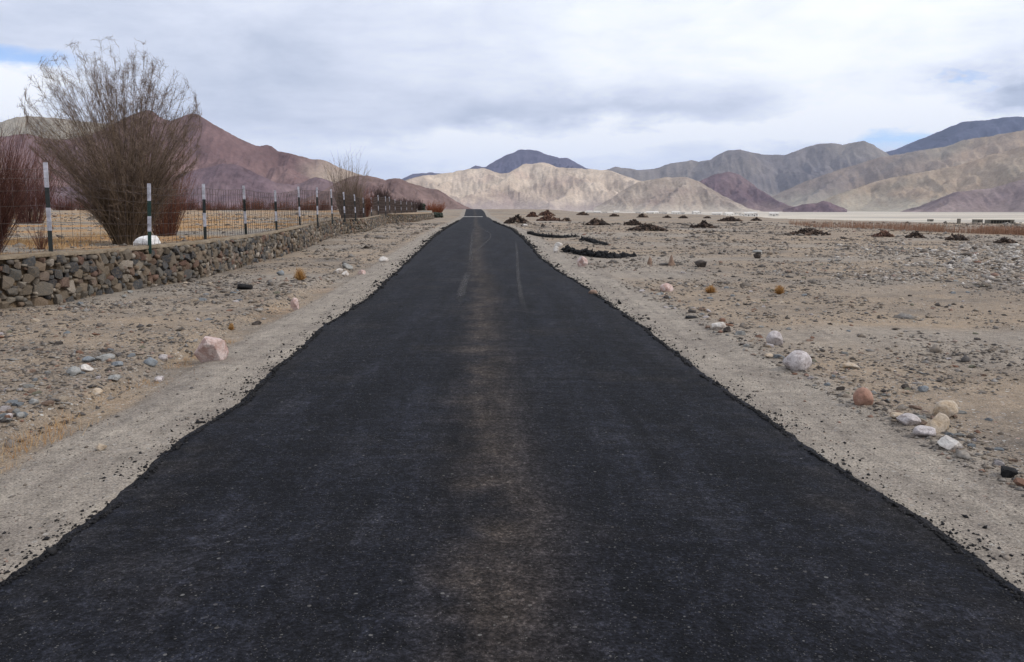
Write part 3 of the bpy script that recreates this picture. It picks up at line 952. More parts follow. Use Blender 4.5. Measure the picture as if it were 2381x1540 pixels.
def curved(base, dA, dT, L, k, wob, rng):
    t = np.linspace(0, 1, k)[None, :, None]
    P = base[:, None, :] + L[:, None, None] * (dT[:, None, :] * t + (dA - dT)[:, None, :] * t * (1 - t))
    w = np.cumsum(rng.normal(0, 1, P.shape), 1); w -= w[:, :1]
    return P + w * (wob * L)[:, None, None]


def sph(phi, th):
    return np.stack([np.sin(phi) * np.cos(th), np.sin(phi) * np.sin(th), np.cos(phi)], -1)


def branch_from(P, idx, seg_f, rng, spread, up):
    k = P.shape[1]
    f = seg_f * (k - 1); i0 = np.clip(f.astype(int), 0, k - 2); fr = (f - i0)[:, None]
    a = P[idx, i0]; b = P[idx, i0 + 1]
    s = a * (1 - fr) + b * fr
    d = b - a; d /= np.linalg.norm(d, axis=1)[:, None] + 1e-9
    r = rng.normal(0, 1, d.shape); d = d + r * spread; d[:, 2] += up; d /= np.linalg.norm(d, axis=1)[:, None]
    return s, d


M_BARK = mat_tint('shrub_stem_bark', [(0, (0.055, 0.040, 0.024)), (0.5, (0.135, 0.096, 0.062)), (1, (0.23, 0.165, 0.11))])
M_TWIG = mat_tint('grey_brown_twigs', [(0, (0.085, 0.060, 0.050)), (0.5, (0.165, 0.120, 0.095)), (1, (0.30, 0.225, 0.17))])
M_RED = mat_tint('red_osier_twigs', [(0, (0.050, 0.014, 0.012)), (0.5, (0.115, 0.050, 0.042)), (1, (0.20, 0.100, 0.075))])
M_RUSTD = mat_tint('dark_red_brown_twigs', [(0, (0.035, 0.014, 0.012)), (0.5, (0.085, 0.034, 0.026)), (1, (0.15, 0.075, 0.055))])
M_RUST = mat_tint('rusty_scrub_twigs', [(0, (0.060, 0.022, 0.018)), (0.5, (0.140, 0.055, 0.038)), (1, (0.22, 0.105, 0.065))])
M_PALE = mat_tint('pale_brown_twigs', [(0, (0.085, 0.060, 0.045)), (0.5, (0.17, 0.125, 0.095)), (1, (0.26, 0.20, 0.155))])
M_DARKT = mat_tint('dark_orchard_twigs', [(0, (0.020, 0.014, 0.014)), (0.5, (0.050, 0.032, 0.030)), (1, (0.09, 0.06, 0.05))])


def big_shrub():
    rng = np.random.default_rng(21)
    base = ground_at(300, 568)
    root = empty('bare_shrub', base)
    tag(root, 'tall fan-shaped leafless shrub standing behind the fence beside the white boulder', 'shrub')
    # long stems reaching the domed top
    n = 330
    th = rng.uniform(0, 2 * math.pi, n)
    phi = np.radians(43) * rng.random(n) ** 0.66
    b = np.stack([0.30 * np.sin(phi / .8) * np.cos(th), 0.30 * np.sin(phi / .8) * np.sin(th), 0 * phi - 0.05], -1) + rng.normal(0, 0.05, (n, 3)) * [1, 1, 0]
    L = (2.80 * np.cos(phi) + np.sqrt(np.maximum(1.92 ** 2 - (2.80 * np.sin(phi)) ** 2, 0))) * rng.uniform(0.62, 1.0, n) ** 0.45 * 0.97
    dr0 = sph(phi, th); dr0[:, 0] -= 0.03
    P0 = curved(b, sph(phi * 0.45, th), dr0, L, 9, 0.010, rng)
    R0 = 0.0100 * rng.uniform(0.6, 1.15, n)[:, None] * np.linspace(1, 0.14, 9)[None]
    # thin basal whips, dense and lower
    n1 = 900
    th1 = rng.uniform(0, 2 * math.pi, n1); phi1 = np.radians(rng.beta(1.3, 1.6, n1) * 47)
    b1 = np.stack([0.30 * np.cos(th1) * rng.random(n1) ** .5, 0.30 * np.sin(th1) * rng.random(n1) ** .5, 0 * phi1 - 0.03], -1)
    L1 = rng.uniform(0.6, 2.35, n1) * (1 - 0.25 * (phi1 / math.radians(52)) ** 2)
    P1 = curved(b1, sph(phi1 * 0.5, th1), sph(phi1, th1), L1, 6, 0.020, rng)
    R1 = 0.0065 * rng.uniform(0.6, 1.3, n1)[:, None] * np.linspace(1, 0.3, 6)[None]
    # branches
    n2 = 5200
    idx = rng.integers(0, n, n2); f = 1 - 0.62 * rng.random(n2) ** 1.15
    s, d = branch_from(P0, idx, f, rng, 0.40, -0.03)
    L2 = (0.16 + 0.42 * rng.random(n2)) * (1.20 - 0.72 * f)
    P2 = shoots(s, d, L2, 6, rng.uniform(0, 0.12, n2), 0.02, rng)
    R2 = 0.0036 * rng.uniform(0.6, 1.2, n2)[:, None] * np.linspace(1, 0.3, 6)[None]
    # twigs
    n3 = 38000
    idx = rng.integers(0, n2, n3); f3 = rng.uniform(0.2, 1.0, n3)
    s, d = branch_from(P2, idx, f3, rng, 0.85, 0.0)
    L3 = rng.uniform(0.04, 0.17, n3)
    P3 = shoots(s, d, L3, 4, rng.uniform(-.1, 0.15, n3), 0.05, rng)
    R3 = 0.0021 * rng.uniform(0.7, 1.2, n3)[:, None] * np.linspace(1, 0.5, 4)[None]
    n4 = 3600
    idx = rng.integers(0, n1, n4); f4 = rng.uniform(0.35, 1.0, n4)
    s, d = branch_from(P1, idx, f4, rng, 0.40, 0.05)
    P4 = shoots(s, d, rng.uniform(0.10, 0.40, n4), 4, rng.uniform(0, .1, n4), 0.04, rng)
    R4 = 0.0034 * rng.uniform(0.7, 1.2, n4)[:, None] * np.linspace(1, 0.5, 4)[None]
    # wind and browsing keep the crown rounded: pull strays back towards the dome
    cc = np.array([-0.10, 0.0, 2.76])
    def dome(P, seed):
        q = P - cc; r = np.linalg.norm(q, axis=-1, keepdims=True)
        lim = 1.76 + 0.14 * fbm(P[..., :1] * 2, P[..., 2:] * 2, seed, 3)
        f = np.where(P[..., 2:] > 1.3, np.minimum(1, (lim + 0.25 * np.maximum(r - lim, 0)) / r), 1)
        return cc + q * f
    P0, P2, P3 = dome(P0, 1), dome(P2, 1), dome(P3, 1)
    for nm, P, R, m, sd in (('stems', P0, R0, M_BARK, 4), ('basal_shoots', P1, R1, M_BARK, 3), ('branches', P2, R2, M_TWIG, 3)):
        v, f = tube(P, R, sd); o = link_mesh(nm, v, f, m, root, smooth=True); o['kind'] = 'stuff'
        add_attr(o, 'tint', np.repeat(rng.random(len(P)), P.shape[1] * sd))
    v, f = tube(P3, R3, 3); v4, f4_ = tube(P4, R4, 3)
    o = link_mesh('twigs', np.vstack([v, v4]), np.vstack([f, f4_ + len(v)]), M_TWIG, root); o['kind'] = 'stuff'
    add_attr(o, 'tint', np.repeat(rng.random(len(P3) + len(P4)), 12))
big_shrub()


def shrub_arrays(seed, H, width, n, seg=4, nbr=3, low=0.25, rad=0.006, baser=0.15, airy=0.0):
    rng = np.random.default_rng(seed)
    th = rng.uniform(0, 2 * math.pi, n); pm = math.atan2(width / 2, H * 0.75)
    phi = rng.random(n) ** 0.8 * pm
    rr = baser * rng.random(n) ** .5
    b = np.stack([rr * np.cos(th), rr * np.sin(th), 0 * phi - 0.03], -1)
    L = H * (low + (1 - low) * rng.random(n) ** (0.8 + airy * 2)) * (1 - 0.15 * (phi / pm) ** 2)
    P = shoots(b, sph(phi, th), L, seg, rng.uniform(-0.02, 0.12, n), 0.02, rng)
    R = rad * rng.uniform(0.6, 1.3, n)[:, None] * np.linspace(1, 0.3, seg)[None]
    v, f = tube(P, R, 3)
    t = [np.repeat(rng.random(n), seg * 3)]
    if nbr:
        n2 = n * nbr; idx = rng.integers(0, n, n2); s, d = branch_from(P, idx, rng.uniform(0.3, 1, n2), rng, 0.35, 0.08)
        P2 = shoots(s, d, H * rng.uniform(0.06, 0.22, n2), 3, rng.uniform(0, .1, n2), 0.04, rng)
        R2 = rad * 0.55 * rng.uniform(0.7, 1.2, n2)[:, None] * np.linspace(1, 0.5, 3)[None]
        v2, f2 = tube(P2, R2, 3); f = np.vstack([f, f2 + len(v)]); v = np.vstack([v, v2]); t.append(np.repeat(rng.random(n2), 9))
    return v, f, np.concatenate(t)


def shrub(name, px, py, H, width, mat, label, cat='shrub', n=250, seed=1, group=None, **kw):
    p = ground_at(px, py)
    v, f, t = shrub_arrays(seed, H, width, n, **kw)
    o = link_mesh(name, v, f, mat, loc=p); add_attr(o, 'tint', t)
    tag(o, label, cat, group)
    return o


# the half-seen red shrub at the left edge, brown one behind it, one further along the wall
shrub('red_shrub', -62, 600, 2.25, 2.1, M_RUSTD, 'dark red leafless shrub cut off by the left edge of the view', n=900, seed=3, nbr=6, rad=0.005, baser=0.35, low=0.3)
shrub('brown_shrub', -50, 556, 3.4, 2.2, M_TWIG, 'grey brown leafless shrub rising behind the dark red one at the left edge', n=120, seed=4, nbr=6, rad=0.006, baser=0.3, low=0.5)
shrub('red_shrub', 70, 520, 3.1, 3.2, M_RED, 'bright red leafless shrub between the left edge shrub and the tall fan-shaped shrub', n=300, seed=5, nbr=6, rad=0.009, baser=0.5, low=0.35)
shrub('low_shrub', 97, 580, 0.62, 0.5, M_RUST, 'small dry twiggy seedling shrub just behind the nearest fence post', n=60, seed=6, nbr=3, rad=0.004, baser=0.05)
shrub('red_shrub', 385, 548, 2.6, 2.4, M_RUST, 'reddish twiggy shrub crowding the right side of the tall fan-shaped shrub', n=420, seed=8, nbr=5, rad=0.005, baser=0.3, low=0.25)
shrub('bare_shrub', 812, 509, 4.3, 2.4, M_PALE, 'pale brown leafless shrub with long wispy tips, standing farther along the fence', n=420, seed=9, nbr=5, rad=0.011, baser=0.5, low=0.22, airy=1.0)
shrub('low_shrub', 842, 507, 2.0, 1.5, M_RUST, 'low rusty brown shrub tucked right of the wispy pale shrub', n=300, seed=10, nbr=4, rad=0.011, baser=0.4)

# far red scrub in the field: individuals sharing meshes
def scrub_rows():
    protos = []
    for k in range(4):
        v, f, t = shrub_arrays(30 + k, 2.3, 3.2, 260, seg=3, nbr=4, rad=0.024, baser=1.1, low=0.35)
        o = link_mesh('scrub_shrub', v, f, M_RUST if k % 2 else M_RED); add_attr(o, 'tint', t); protos.append(o)
    used = set()
    spots = [(432, 492, 1.0), (470, 491, .8), (497, 491, 1.0), (530, 490, .9), (556, 492, .8), (585, 490, 1.1), (612, 491, .9), (655, 492, 1.2),
             (690, 489, .8), (716, 490, .9), (742, 490, 1.0), (765, 489, .9), (850, 494, 1.1), (868, 491, 1.0), (886, 493, 1.3), (903, 490, 1.0),
             (925, 492, .9), (40, 497, 1.3), (150, 494, 1.2), (205, 493, 1.2), (385, 492, 1.2), (410, 493, .9)]
    for i, (px, py, s) in enumerate(spots):
        k = i % 4; d = px_dir(px, py); Y = 128 + (i * 37 % 30); x = d[0] * Y / d[1]
        if k in used:
            o = protos[k].copy(); COL.objects.link(o)
        else:
            o = protos[k]; used.add(k)
        o.location = (x, Y, float(ground_z(x, Y)) - 0.1); o.rotation_euler = (0, 0, i * 1.3); o.scale = (s, s, s)
        names = ['halfway between tall shrub and third post', 'left of the third fence post', 'right of the third fence post', 'midway between third and fourth posts', 'left of the fourth post',
                 'right of the fourth post', 'midway between fourth and fifth posts', 'right of the fifth post', 'left of the sixth post', 'right of the sixth post', 'beside the seventh post', 'beside the eighth post',
                 'right of the wispy pale shrub', 'left one under the first dark young trees', 'under the first dark young trees, right one', 'where the posts start to crowd, left one',
                 'where the posts start to crowd, right one', 'seen through the left edge shrub', 'seen right of the nearest post', 'through the tall shrub',
                 'hidden partly by the tall shrub', 'nearest right edge of tall shrub']
        tag(o, 'red scrub shrub of the far field row, ' + names[i], 'shrub', 'red shrubs across the far side of the fenced field')
    # dark young trees where the wall bends
    v, f, t = shrub_arrays(51, 3.0, 2.0, 120, seg=4, nbr=4, rad=0.028, baser=0.25, low=0.5)
    o0 = link_mesh('young_tree', v, f, M_DARKT); add_attr(o0, 'tint', t)
    for i, (px, Y, s) in enumerate([(884, 88, .85), (893, 94, 1.0), (901, 92, .8), (930, 100, .6), (939, 104, .65), (948, 109, .6), (957, 112, .6), (967, 116, .6), (978, 118, .6)]):
        o = o0 if i == 0 else o0.copy()
        if i: COL.objects.link(o)
        x = (px - CX) / F * Y; o.location = (x, Y, float(ground_z(x, Y)) - 0.1); o.scale = (s * .9, s * .9, s); o.rotation_euler = (0, 0, i)
        tag(o, ['first', 'second', 'third', 'fourth', 'fifth', 'sixth', 'seventh', 'eighth', 'last'][i] + ' dark young tree from the left behind the far fence posts', 'tree', 'young dark trees by the far bend of the wall')
scrub_rows()


def green_hedge():
    rng = np.random.default_rng(8)
    n = 1400; Y = rng.uniform(128, 140, n); px = rng.uniform(975, 1030, n)
    x = (px - CX) / F * Y
    z = ground_z(x, Y) + 0.1 + rng.random(n) * (0.55 + 0.5 * np.exp(-((px - 985) / 14) ** 2))
    s = rng.uniform(0.10, 0.24, n)
    v, f, t = lumps(np.stack([x, Y, z], -1), np.stack([s, s, s * .8], -1), 'oct', 0.35, rng)
    o = link_mesh('hedge', v, f, mat_tint('dark_green_hedge', [(0, (0.018, 0.024, 0.018)), (1, (0.055, 0.062, 0.045))])); add_attr(o, 'tint', t)
    tag(o, 'dark green low hedge at the far end of the stone wall', 'hedge')
    v, f, t = shrub_arrays(61, 2.3, 3.4, 260, seg=3, nbr=3, rad=0.03, baser=1.1, low=0.4)
    o = link_mesh('orange_shrub', v, f, mat_tint('orange_red_twigs', [(0, (0.12, 0.035, 0.018)), (1, (0.30, 0.10, 0.045))]), loc=(-13.7, 146, 0.4)); add_attr(o, 'tint', t)
    tag(o, 'orange red shrub glowing above the dark hedge near the road', 'shrub')
green_hedge()

# ------------------------------------------------------------------ dry grass
def grass_blades(xs, ys, hgt, wid, rng, lean=0.35):
    n = len(xs); z = ground_z(xs, ys)
    a = rng.uniform(0, 2 * math.pi, n); lx, ly = rng.normal(0, lean, n) * hgt, rng.normal(0, lean, n) * hgt
    b = np.stack([xs, ys, z - 0.005], -1)
    w = np.stack([np.cos(a) * wid, np.sin(a) * wid, 0 * a], -1)
    w2 = np.stack([-np.sin(a) * wid * .6, np.cos(a) * wid * .6, 0 * a], -1)
    tip = b + np.stack([lx, ly, hgt], -1)
    v = np.stack([b - w, b + w, b + w2, tip], 1).reshape(-1, 3)
    f = (np.array([(0, 1, 3), (1, 2, 3), (2, 0, 3)])[None] + (np.arange(n) * 4)[:, None, None]).reshape(-1, 3)
    return v, f, np.repeat(rng.random(n), 4)


M_STRAW = mat_tint('dry_orange_grass', [(0, (0.24, 0.12, 0.045)), (0.5, (0.38, 0.215, 0.090)), (1, (0.48, 0.34, 0.18))])


def grass():
    rng = np.random.default_rng(44)
    n = 90000
    y = np.exp(rng.uniform(math.log(9), math.log(70), n)); x = wall_x(y) - 0.35 - rng.random(n) ** 1.3 * (0.5 * y + 2)
    m = fbm(x * 0.30, y * 0.25, 13, 4) + 0.25 * fbm(x * 1.5, y * 1.5, 14, 3)
    keep = (m > 0.06 + 0.010 * (y - 12).clip(0, 25)) & (x > -0.66 * y - 1.5)
    x, y = x[keep], y[keep]; n = len(x)
    v, f, t = grass_blades(x, y, rng.uniform(0.03, 0.11, n) * (1 + y / 60), 0.0025 + 0.00022 * y, rng)
    o = link_mesh('dry_grass', v, f, M_STRAW); add_attr(o, 'tint', t)
    tag(o, 'short orange dry grass in patches over the fenced field', 'grass', kind='stuff')
    # grass strip in the ditch near the lower left
    n = 2600; y = rng.uniform(3.6, 9.5, n); L = road_l(y)
    x = L - 1.02 + rng.normal(0, 0.10, n)
    m = fbm(x * 2.2, y * 2.2, 17, 3) + 0.35 * np.exp(-((y - 5.2) / 0.6) ** 2)
    k = m > 0.16; x, y = x[k], y[k]; n = len(x)
    v, f, t = grass_blades(x, y, rng.uniform(0.015, 0.065, n) * np.where(np.abs(y - 5.5) < 0.5, 1.8, 1.0), np.full(n, 0.0018), rng)
    o = link_mesh('ditch_grass', v, f, M_STRAW); add_attr(o, 'tint', t)
    tag(o, 'thin straw grass growing along the shallow ditch by the left verge', 'grass', kind='stuff')
grass()


def tuft(px, py, w, h, label, seed):
    rng = np.random.default_rng(seed); p = ground_at(px, py); k = px_m(p)
    n = 420; r = w * k / 2
    th = rng.uniform(0, 2 * math.pi, n); phi = np.radians(rng.random(n) ** .7 * 78)
    P = shoots(np.stack([np.cos(th), np.sin(th), 0 * th], -1) * r * 0.25 * rng.random((n, 1)), sph(phi, th), h * k * rng.uniform(0.6, 1.1, n), 4, rng.uniform(-.1, .25, n), 0.06, rng)
    P[..., :2] *= r / (h * k) * 0.9
    v, f = tube(P, 0.0035 * np.ones((n, 1)) * np.linspace(1, .4, 4)[None], 3)
    o = link_mesh('dry_tuft', v, f, M_ORANGE, loc=p); add_attr(o, 'tint', np.repeat(rng.random(n), 12))
    tag(o, label, 'dry tuft')


M_ORANGE = mat_tint('orange_cushion_plant', [(0, (0.20, 0.09, 0.025)), (0.5, (0.42, 0.22, 0.075)), (1, (0.60, 0.40, 0.18))])
tuft(698, 652, 34, 26, 'round orange dry tuft on the left bank right of the black lump', 1)
tuft(1652, 681, 30, 15, 'small orange dry tuft on the right, beside the pink stone', 2)
tuft(1812, 684, 28, 18, 'orange dry tuft alone on the gravel to the right, farthest from the road', 3)
tuft(538, 768, 14, 14, 'tiny brown dry tuft on the left bank between pink boulder and dark rock', 4)

# ------------------------------------------------------------------ boulders
from mathutils import noise as mnoise


def boulder(name, px, py, w, h, mat, label, cat='boulder', seed=0, cuts=9, depth=0.9, rough=0.10, yaw=None, sink=0.24, sub=3, taper=0.0, group=None):
    rnd = random.Random(seed); p = ground_at(px, py); k = px_m(p)
    bm = bmesh.new(); bmesh.ops.create_icosphere(bm, subdivisions=sub, radius=1.0)
    planes = []
    for _ in range(cuts):
        n = Vector((rnd.gauss(0, 1), rnd.gauss(0, 1), rnd.gauss(0, 1))).normalized(); planes.append((n, rnd.uniform(0.55, 0.88)))
    o3 = Vector((seed * 3.7, seed * 1.3, 0))
    for v in bm.verts:
        c = v.co.normalized()
        c = c * (1 + rough * 1.6 * mnoise.noise(c * 1.3 + o3) + rough * 0.5 * mnoise.noise(c * 4 + o3))
        for n, d in planes:
            e = c.dot(n) - d
            if e > 0: c = c - n * e
        c = c * (1 + rough * 0.12 * mnoise.noise(c * 11 + o3))
        if taper: c.x *= 1 - taper * max(0, (c.z + 1) / 2); c.y *= 1 - taper * max(0, (c.z + 1) / 2)
        v.co = c
    bmesh.ops.rotate(bm, cent=(0, 0, 0), matrix=Matrix.Rotation(yaw if yaw is not None else rnd.uniform(0, 6), 3, 'Z'), verts=bm.verts)
    mn = [min(v.co[i] for v in bm.verts) for i in range(3)]; mx = [max(v.co[i] for v in bm.verts) for i in range(3)]
    W, Hh = w * k, h * k
    for v in bm.verts:
        v.co.x = (v.co.x - (mn[0] + mx[0]) / 2) / (mx[0] - mn[0]) * W
        v.co.y = (v.co.y - (mn[1] + mx[1]) / 2) / (mx[1] - mn[1]) * W * depth
        v.co.z = (v.co.z - mn[2]) / (mx[2] - mn[2]) * Hh * (1 + sink) - Hh * sink
    me = bpy.data.meshes.new(name); bm.to_mesh(me); bm.free(); me.materials.append(mat)
    if cuts < 7: me.polygons.foreach_set('use_smooth', [True] * len(me.polygons))
    o = bpy.data.objects.new(name, me); COL.objects.link(o); o.location = p + Vector((0, W * depth * 0.35, 0))
    tag(o, label, cat, group)
    return o


R_PINK = mat_rock('pink_granite', (0.44, 0.30, 0.26), (0.56, 0.47, 0.44), 9, (0.34, 0.22, 0.19))
R_WHITE = mat_rock('white_quartz', (0.60, 0.57, 0.53), (0.48, 0.43, 0.39), 7, (0.34, 0.29, 0.25))
R_WPAINT = mat_rock('whitewashed_rock', (0.80, 0.79, 0.77), (0.66, 0.62, 0.60), 5)
R_PALE = mat_rock('pale_granite', (0.40, 0.36, 0.35), (0.55, 0.50, 0.49), 16, (0.27, 0.23, 0.22))
R_GREY = mat_rock('grey_rock', (0.22, 0.22, 0.21), (0.33, 0.32, 0.30), 12)
R_BLUE = mat_rock('blue_grey_rock', (0.165, 0.18, 0.195), (0.24, 0.255, 0.265), 12)
R_RED = mat_rock('brick_red_rock', (0.27, 0.145, 0.105), (0.35, 0.22, 0.165), 7)
R_TAN = mat_rock('tan_rock', (0.40, 0.30, 0.20), (0.47, 0.41, 0.34), 9)
R_DARK = mat_rock('dark_rock', (0.045, 0.038, 0.035), (0.085, 0.070, 0.060), 12)
R_BROWN = mat_rock('brown_rock', (0.20, 0.13, 0.095), (0.28, 0.20, 0.15), 10)
R_TARL = mat_rock('tar_lump', (0.010, 0.010, 0.011), (0.022, 0.020, 0.020), 20)

B = boulder
B('white_boulder', 335, 582, 60, 34, R_WPAINT, 'big whitewashed boulder behind the green banded fence post', seed=2, cuts=10, depth=0.8)
B('pink_boulder', 484, 841, 74, 58, R_PINK, 'large angular pink boulder on the left verge, nearest to the road', seed=5, cuts=13, depth=0.9, rough=0.05)
B('pink_stone', 684, 722, 20, 30, R_PINK, 'upright pink stone behind the large pink boulder on the left verge', 'stone', seed=6, cuts=8)
B('white_stone', 891, 610, 22, 13, R_WHITE, 'bright white stone on the left verge close to the asphalt', 'stone', seed=7, cuts=6, depth=1.2)
B('asphalt_lump', 565, 674, 38, 14, R_TARL, 'flat black asphalt lump lying below the stone wall', 'asphalt lump', seed=8, cuts=5, rough=.25)
B('dark_stone', 595, 756, 22, 10, R_DARK, 'small dark stone left of the upright pink stone', 'stone', seed=9)
B('pale_stone', 366, 888, 20, 12, R_PALE, 'narrow pale slab lying in the shallow ditch on the left', 'stone', seed=10, cuts=10, depth=1.9, yaw=0.5)
B('brown_stone', 230, 1048, 26, 16, R_TAN, 'small tan stone alone on the grey verge at lower left', 'stone', seed=11)
B('white_stone', 199, 866, 30, 18, R_WHITE, 'white cobble touching a dark grey cobble on the left bank', 'stone', seed=12, cuts=6)
B('grey_stone', 167, 874, 34, 20, R_GREY, 'dark grey cobble beside the white one on the left bank', 'stone', seed=13, cuts=6)
B('grey_stone', 202, 844, 30, 14, R_BLUE, 'flat blue grey cobble behind the white cobble on the left bank', 'stone', seed=14, cuts=5)
B('grey_stone', 241, 838, 40, 13, R_GREY, 'long flat pale grey cobble left of the blue grey slab', 'stone', seed=15, cuts=5)
B('grey_stone', 270, 853, 28, 12, R_BLUE, 'small bluish cobble in front of the long flat grey one', 'stone', seed=16, cuts=5)
B('blue_stone', 346, 850, 32, 18, R_BLUE, 'blue grey slab on the left bank left of the large pink boulder', 'stone', seed=17, cuts=6)
B('pale_stone', 378, 838, 22, 13, R_PALE, 'pale round stone between the blue grey slab and the pink boulder', 'stone', seed=18, cuts=4)
B('grey_stone', 263, 886, 28, 14, R_GREY, 'yellowish grey stone half set in the bank edge on the left', 'stone', seed=19, cuts=8)
B('grey_stone', 222, 917, 26, 14, R_TAN, 'tan stone poking out of the bank edge near the bottom left', 'stone', seed=20, cuts=7)
B('grey_stone', 19, 974, 18, 12, R_PALE, 'pale cobble nearest the left edge of the view, on the bank', 'stone', seed=21, cuts=4)
B('grey_stone', 44, 972, 18, 12, R_GREY, 'round grey cobble second from the left edge, on the bank', 'stone', seed=22, cuts=4)
B('grey_stone', 75, 940, 22, 12, R_GREY, 'rounded cobble on the bank behind the two near the left edge', 'stone', seed=23, cuts=4)
B('white_stone', 785, 634, 22, 9, R_WHITE, 'flat white stone among the loose heap on the left verge', 'stone', seed=24, cuts=6)
B('white_stone', 800, 642, 18, 12, R_WHITE, 'white block at the near end of the loose heap on the left verge', 'stone', seed=25, cuts=9)
B('blue_stone', 650, 641, 18, 12, R_BLUE, 'blue grey stone left of the round orange tuft', 'stone', seed=26, cuts=5)
B('grey_stone', 806, 626, 26, 14, R_GREY, 'greenish grey stone topping the loose heap on the left verge', 'stone', seed=27, cuts=6)
B('pink_stone', 840, 638, 18, 10, R_PINK, 'pinkish stone at the road end of the loose heap', 'stone', seed=28, cuts=6)
# right side
B('white_stone', 1672, 767, 34, 17, R_WHITE, 'white wedge stone on the right verge with a dark chunk against it', 'stone', seed=31, cuts=11, depth=.8)
B('dark_stone', 1692, 773, 17, 14, R_DARK, 'dark chunk leaning on the white wedge stone', 'stone', seed=32)
B('pale_boulder', 1804, 804, 38, 34, R_PALE, 'pale grey egg-shaped boulder behind the big speckled one on the right verge', seed=33, cuts=3)
B('pale_boulder', 1859, 862, 68, 46, R_PALE, 'big rounded speckled pale boulder, largest on the right verge', seed=34, cuts=5, rough=.07)
B('pale_stone', 1790, 833, 22, 10, R_TAN, 'small pale stone left of the big speckled boulder', 'stone', seed=35, cuts=5)
B('red_stone', 2011, 944, 46, 42, R_RED, 'round brick red boulder on the right verge', 'boulder', seed=36, cuts=3, rough=.05)
B('tan_boulder', 2203, 974, 54, 42, R_TAN, 'round tan boulder at the top of the cluster on the right', seed=37, cuts=3)
B('tan_boulder', 2186, 1006, 62, 44, R_TAN, 'grooved beige boulder below the round tan one on the right', seed=38, cuts=8, rough=.16)
B('pale_stone', 2118, 990, 56, 26, R_PALE, 'flat bluish white stone left of the grooved beige boulder', 'stone', seed=39, cuts=7)
B('pale_stone', 2157, 1018, 52, 24, R_PALE, 'flat pale stone at the foot of the grooved beige boulder', 'stone', seed=40, cuts=6)
B('pale_stone', 2088, 975, 32, 16, R_TAN, 'small brownish stone at the road side of the cluster', 'stone', seed=41, cuts=6)
B('white_stone', 2217, 1046, 56, 30, R_WHITE, 'broken white and grey rock nearest the viewer in the right cluster', 'stone', seed=42, cuts=15, rough=.22)
B('asphalt_lump', 2352, 1111, 50, 24, R_TARL, 'black asphalt lump by the right edge of the view', 'asphalt lump', seed=43, cuts=7, rough=.2)
B('asphalt_lump', 1608, 741, 30, 6, R_TARL, 'thin black asphalt flake on the right verge', 'asphalt lump', seed=44, cuts=5)
B('standing_stone', 1563, 618, 17, 26, R_BROWN, 'taller pointed brown standing stone right of the road', 'stone', seed=45, cuts=8, taper=.6)
B('standing_stone', 1511, 616, 12, 19, R_BROWN, 'shorter pointed brown standing stone, left of the taller one', 'stone', seed=46, cuts=8, taper=.5)
B('stone_shadow', 1551, 618, 36, 5, R_DARK, 'flat dark slab standing in for the shadow of the taller standing stone', 'stone', seed=47, cuts=8)  # dark piece laid in place of the taller stone's cast shadow
B('dark_block', 1762, 601, 20, 14, R_DARK, 'small dark block under a pale flat stone out on the gravel', 'stone', seed=48, cuts=8)
B('pale_stone', 1763, 592, 20, 5, R_GREY, 'pale flat stone lying on the small dark block', 'stone', seed=49, cuts=6).location.z += 0.0
B('dark_boulder', 1630, 622, 28, 17, R_DARK, 'black wedge rock right of the standing stones', seed=50, cuts=10)
B('pink_stone', 1355, 620, 25, 24, R_PINK, 'cube-like pinkish stone by the near black spoil ridge', 'stone', seed=51, cuts=12)
B('white_stone', 1299, 574, 20, 10, R_WHITE, 'white stone farther of the two at the left end of the near black ridge', 'stone', seed=52, cuts=8)
B('white_stone', 1293, 588, 13, 15, R_WHITE, 'white upright stone nearer of the two at the left end of the near black ridge', 'stone', seed=53, cuts=8)
B('pink_stone', 1552, 679, 32, 20, R_PINK, 'rounded pink stone in the gravel between standing stones and orange tuft', 'stone', seed=54, cuts=4)
B('dark_stone', 1263, 529, 11, 9, R_DARK, 'black lump alone behind the far black spoil ridge', 'stone', seed=55)
B('brown_stone', 1380, 685, 22, 10, R_BROWN, 'low brown stone near the asphalt right of the road', 'stone', seed=56, cuts=6)
B('pale_stone', 1221, 527, 12, 6, R_WHITE, 'small white stone beside the road at the nearest brush heap', 'stone', seed=57, cuts=6)
B('tan_stone', 1982, 858, 42, 12, R_TAN, 'long low tan stone right of the big speckled boulder', 'stone', seed=58, cuts=5)
B('dark_stone', 2108, 905, 20, 12, R_DARK, 'small dark stone on open gravel above the red boulder', 'stone', seed=59, cuts=8)
B('blue_stone', 2150, 912, 24, 15, R_BLUE, 'blue grey stone between the red boulder and the tan one, farther back', 'stone', seed=60, cuts=7)


def on_top():
    for o in bpy.data.objects:
        if o.get('label') == 'pale flat stone lying on the small dark block':
            d = [q for q in bpy.data.objects if q.get('label', '').startswith('small dark block')][0]
            h = max(v.co.z for v in d.data.vertices); o.location = d.location + Vector((0, 0, h - 0.01))
on_top()


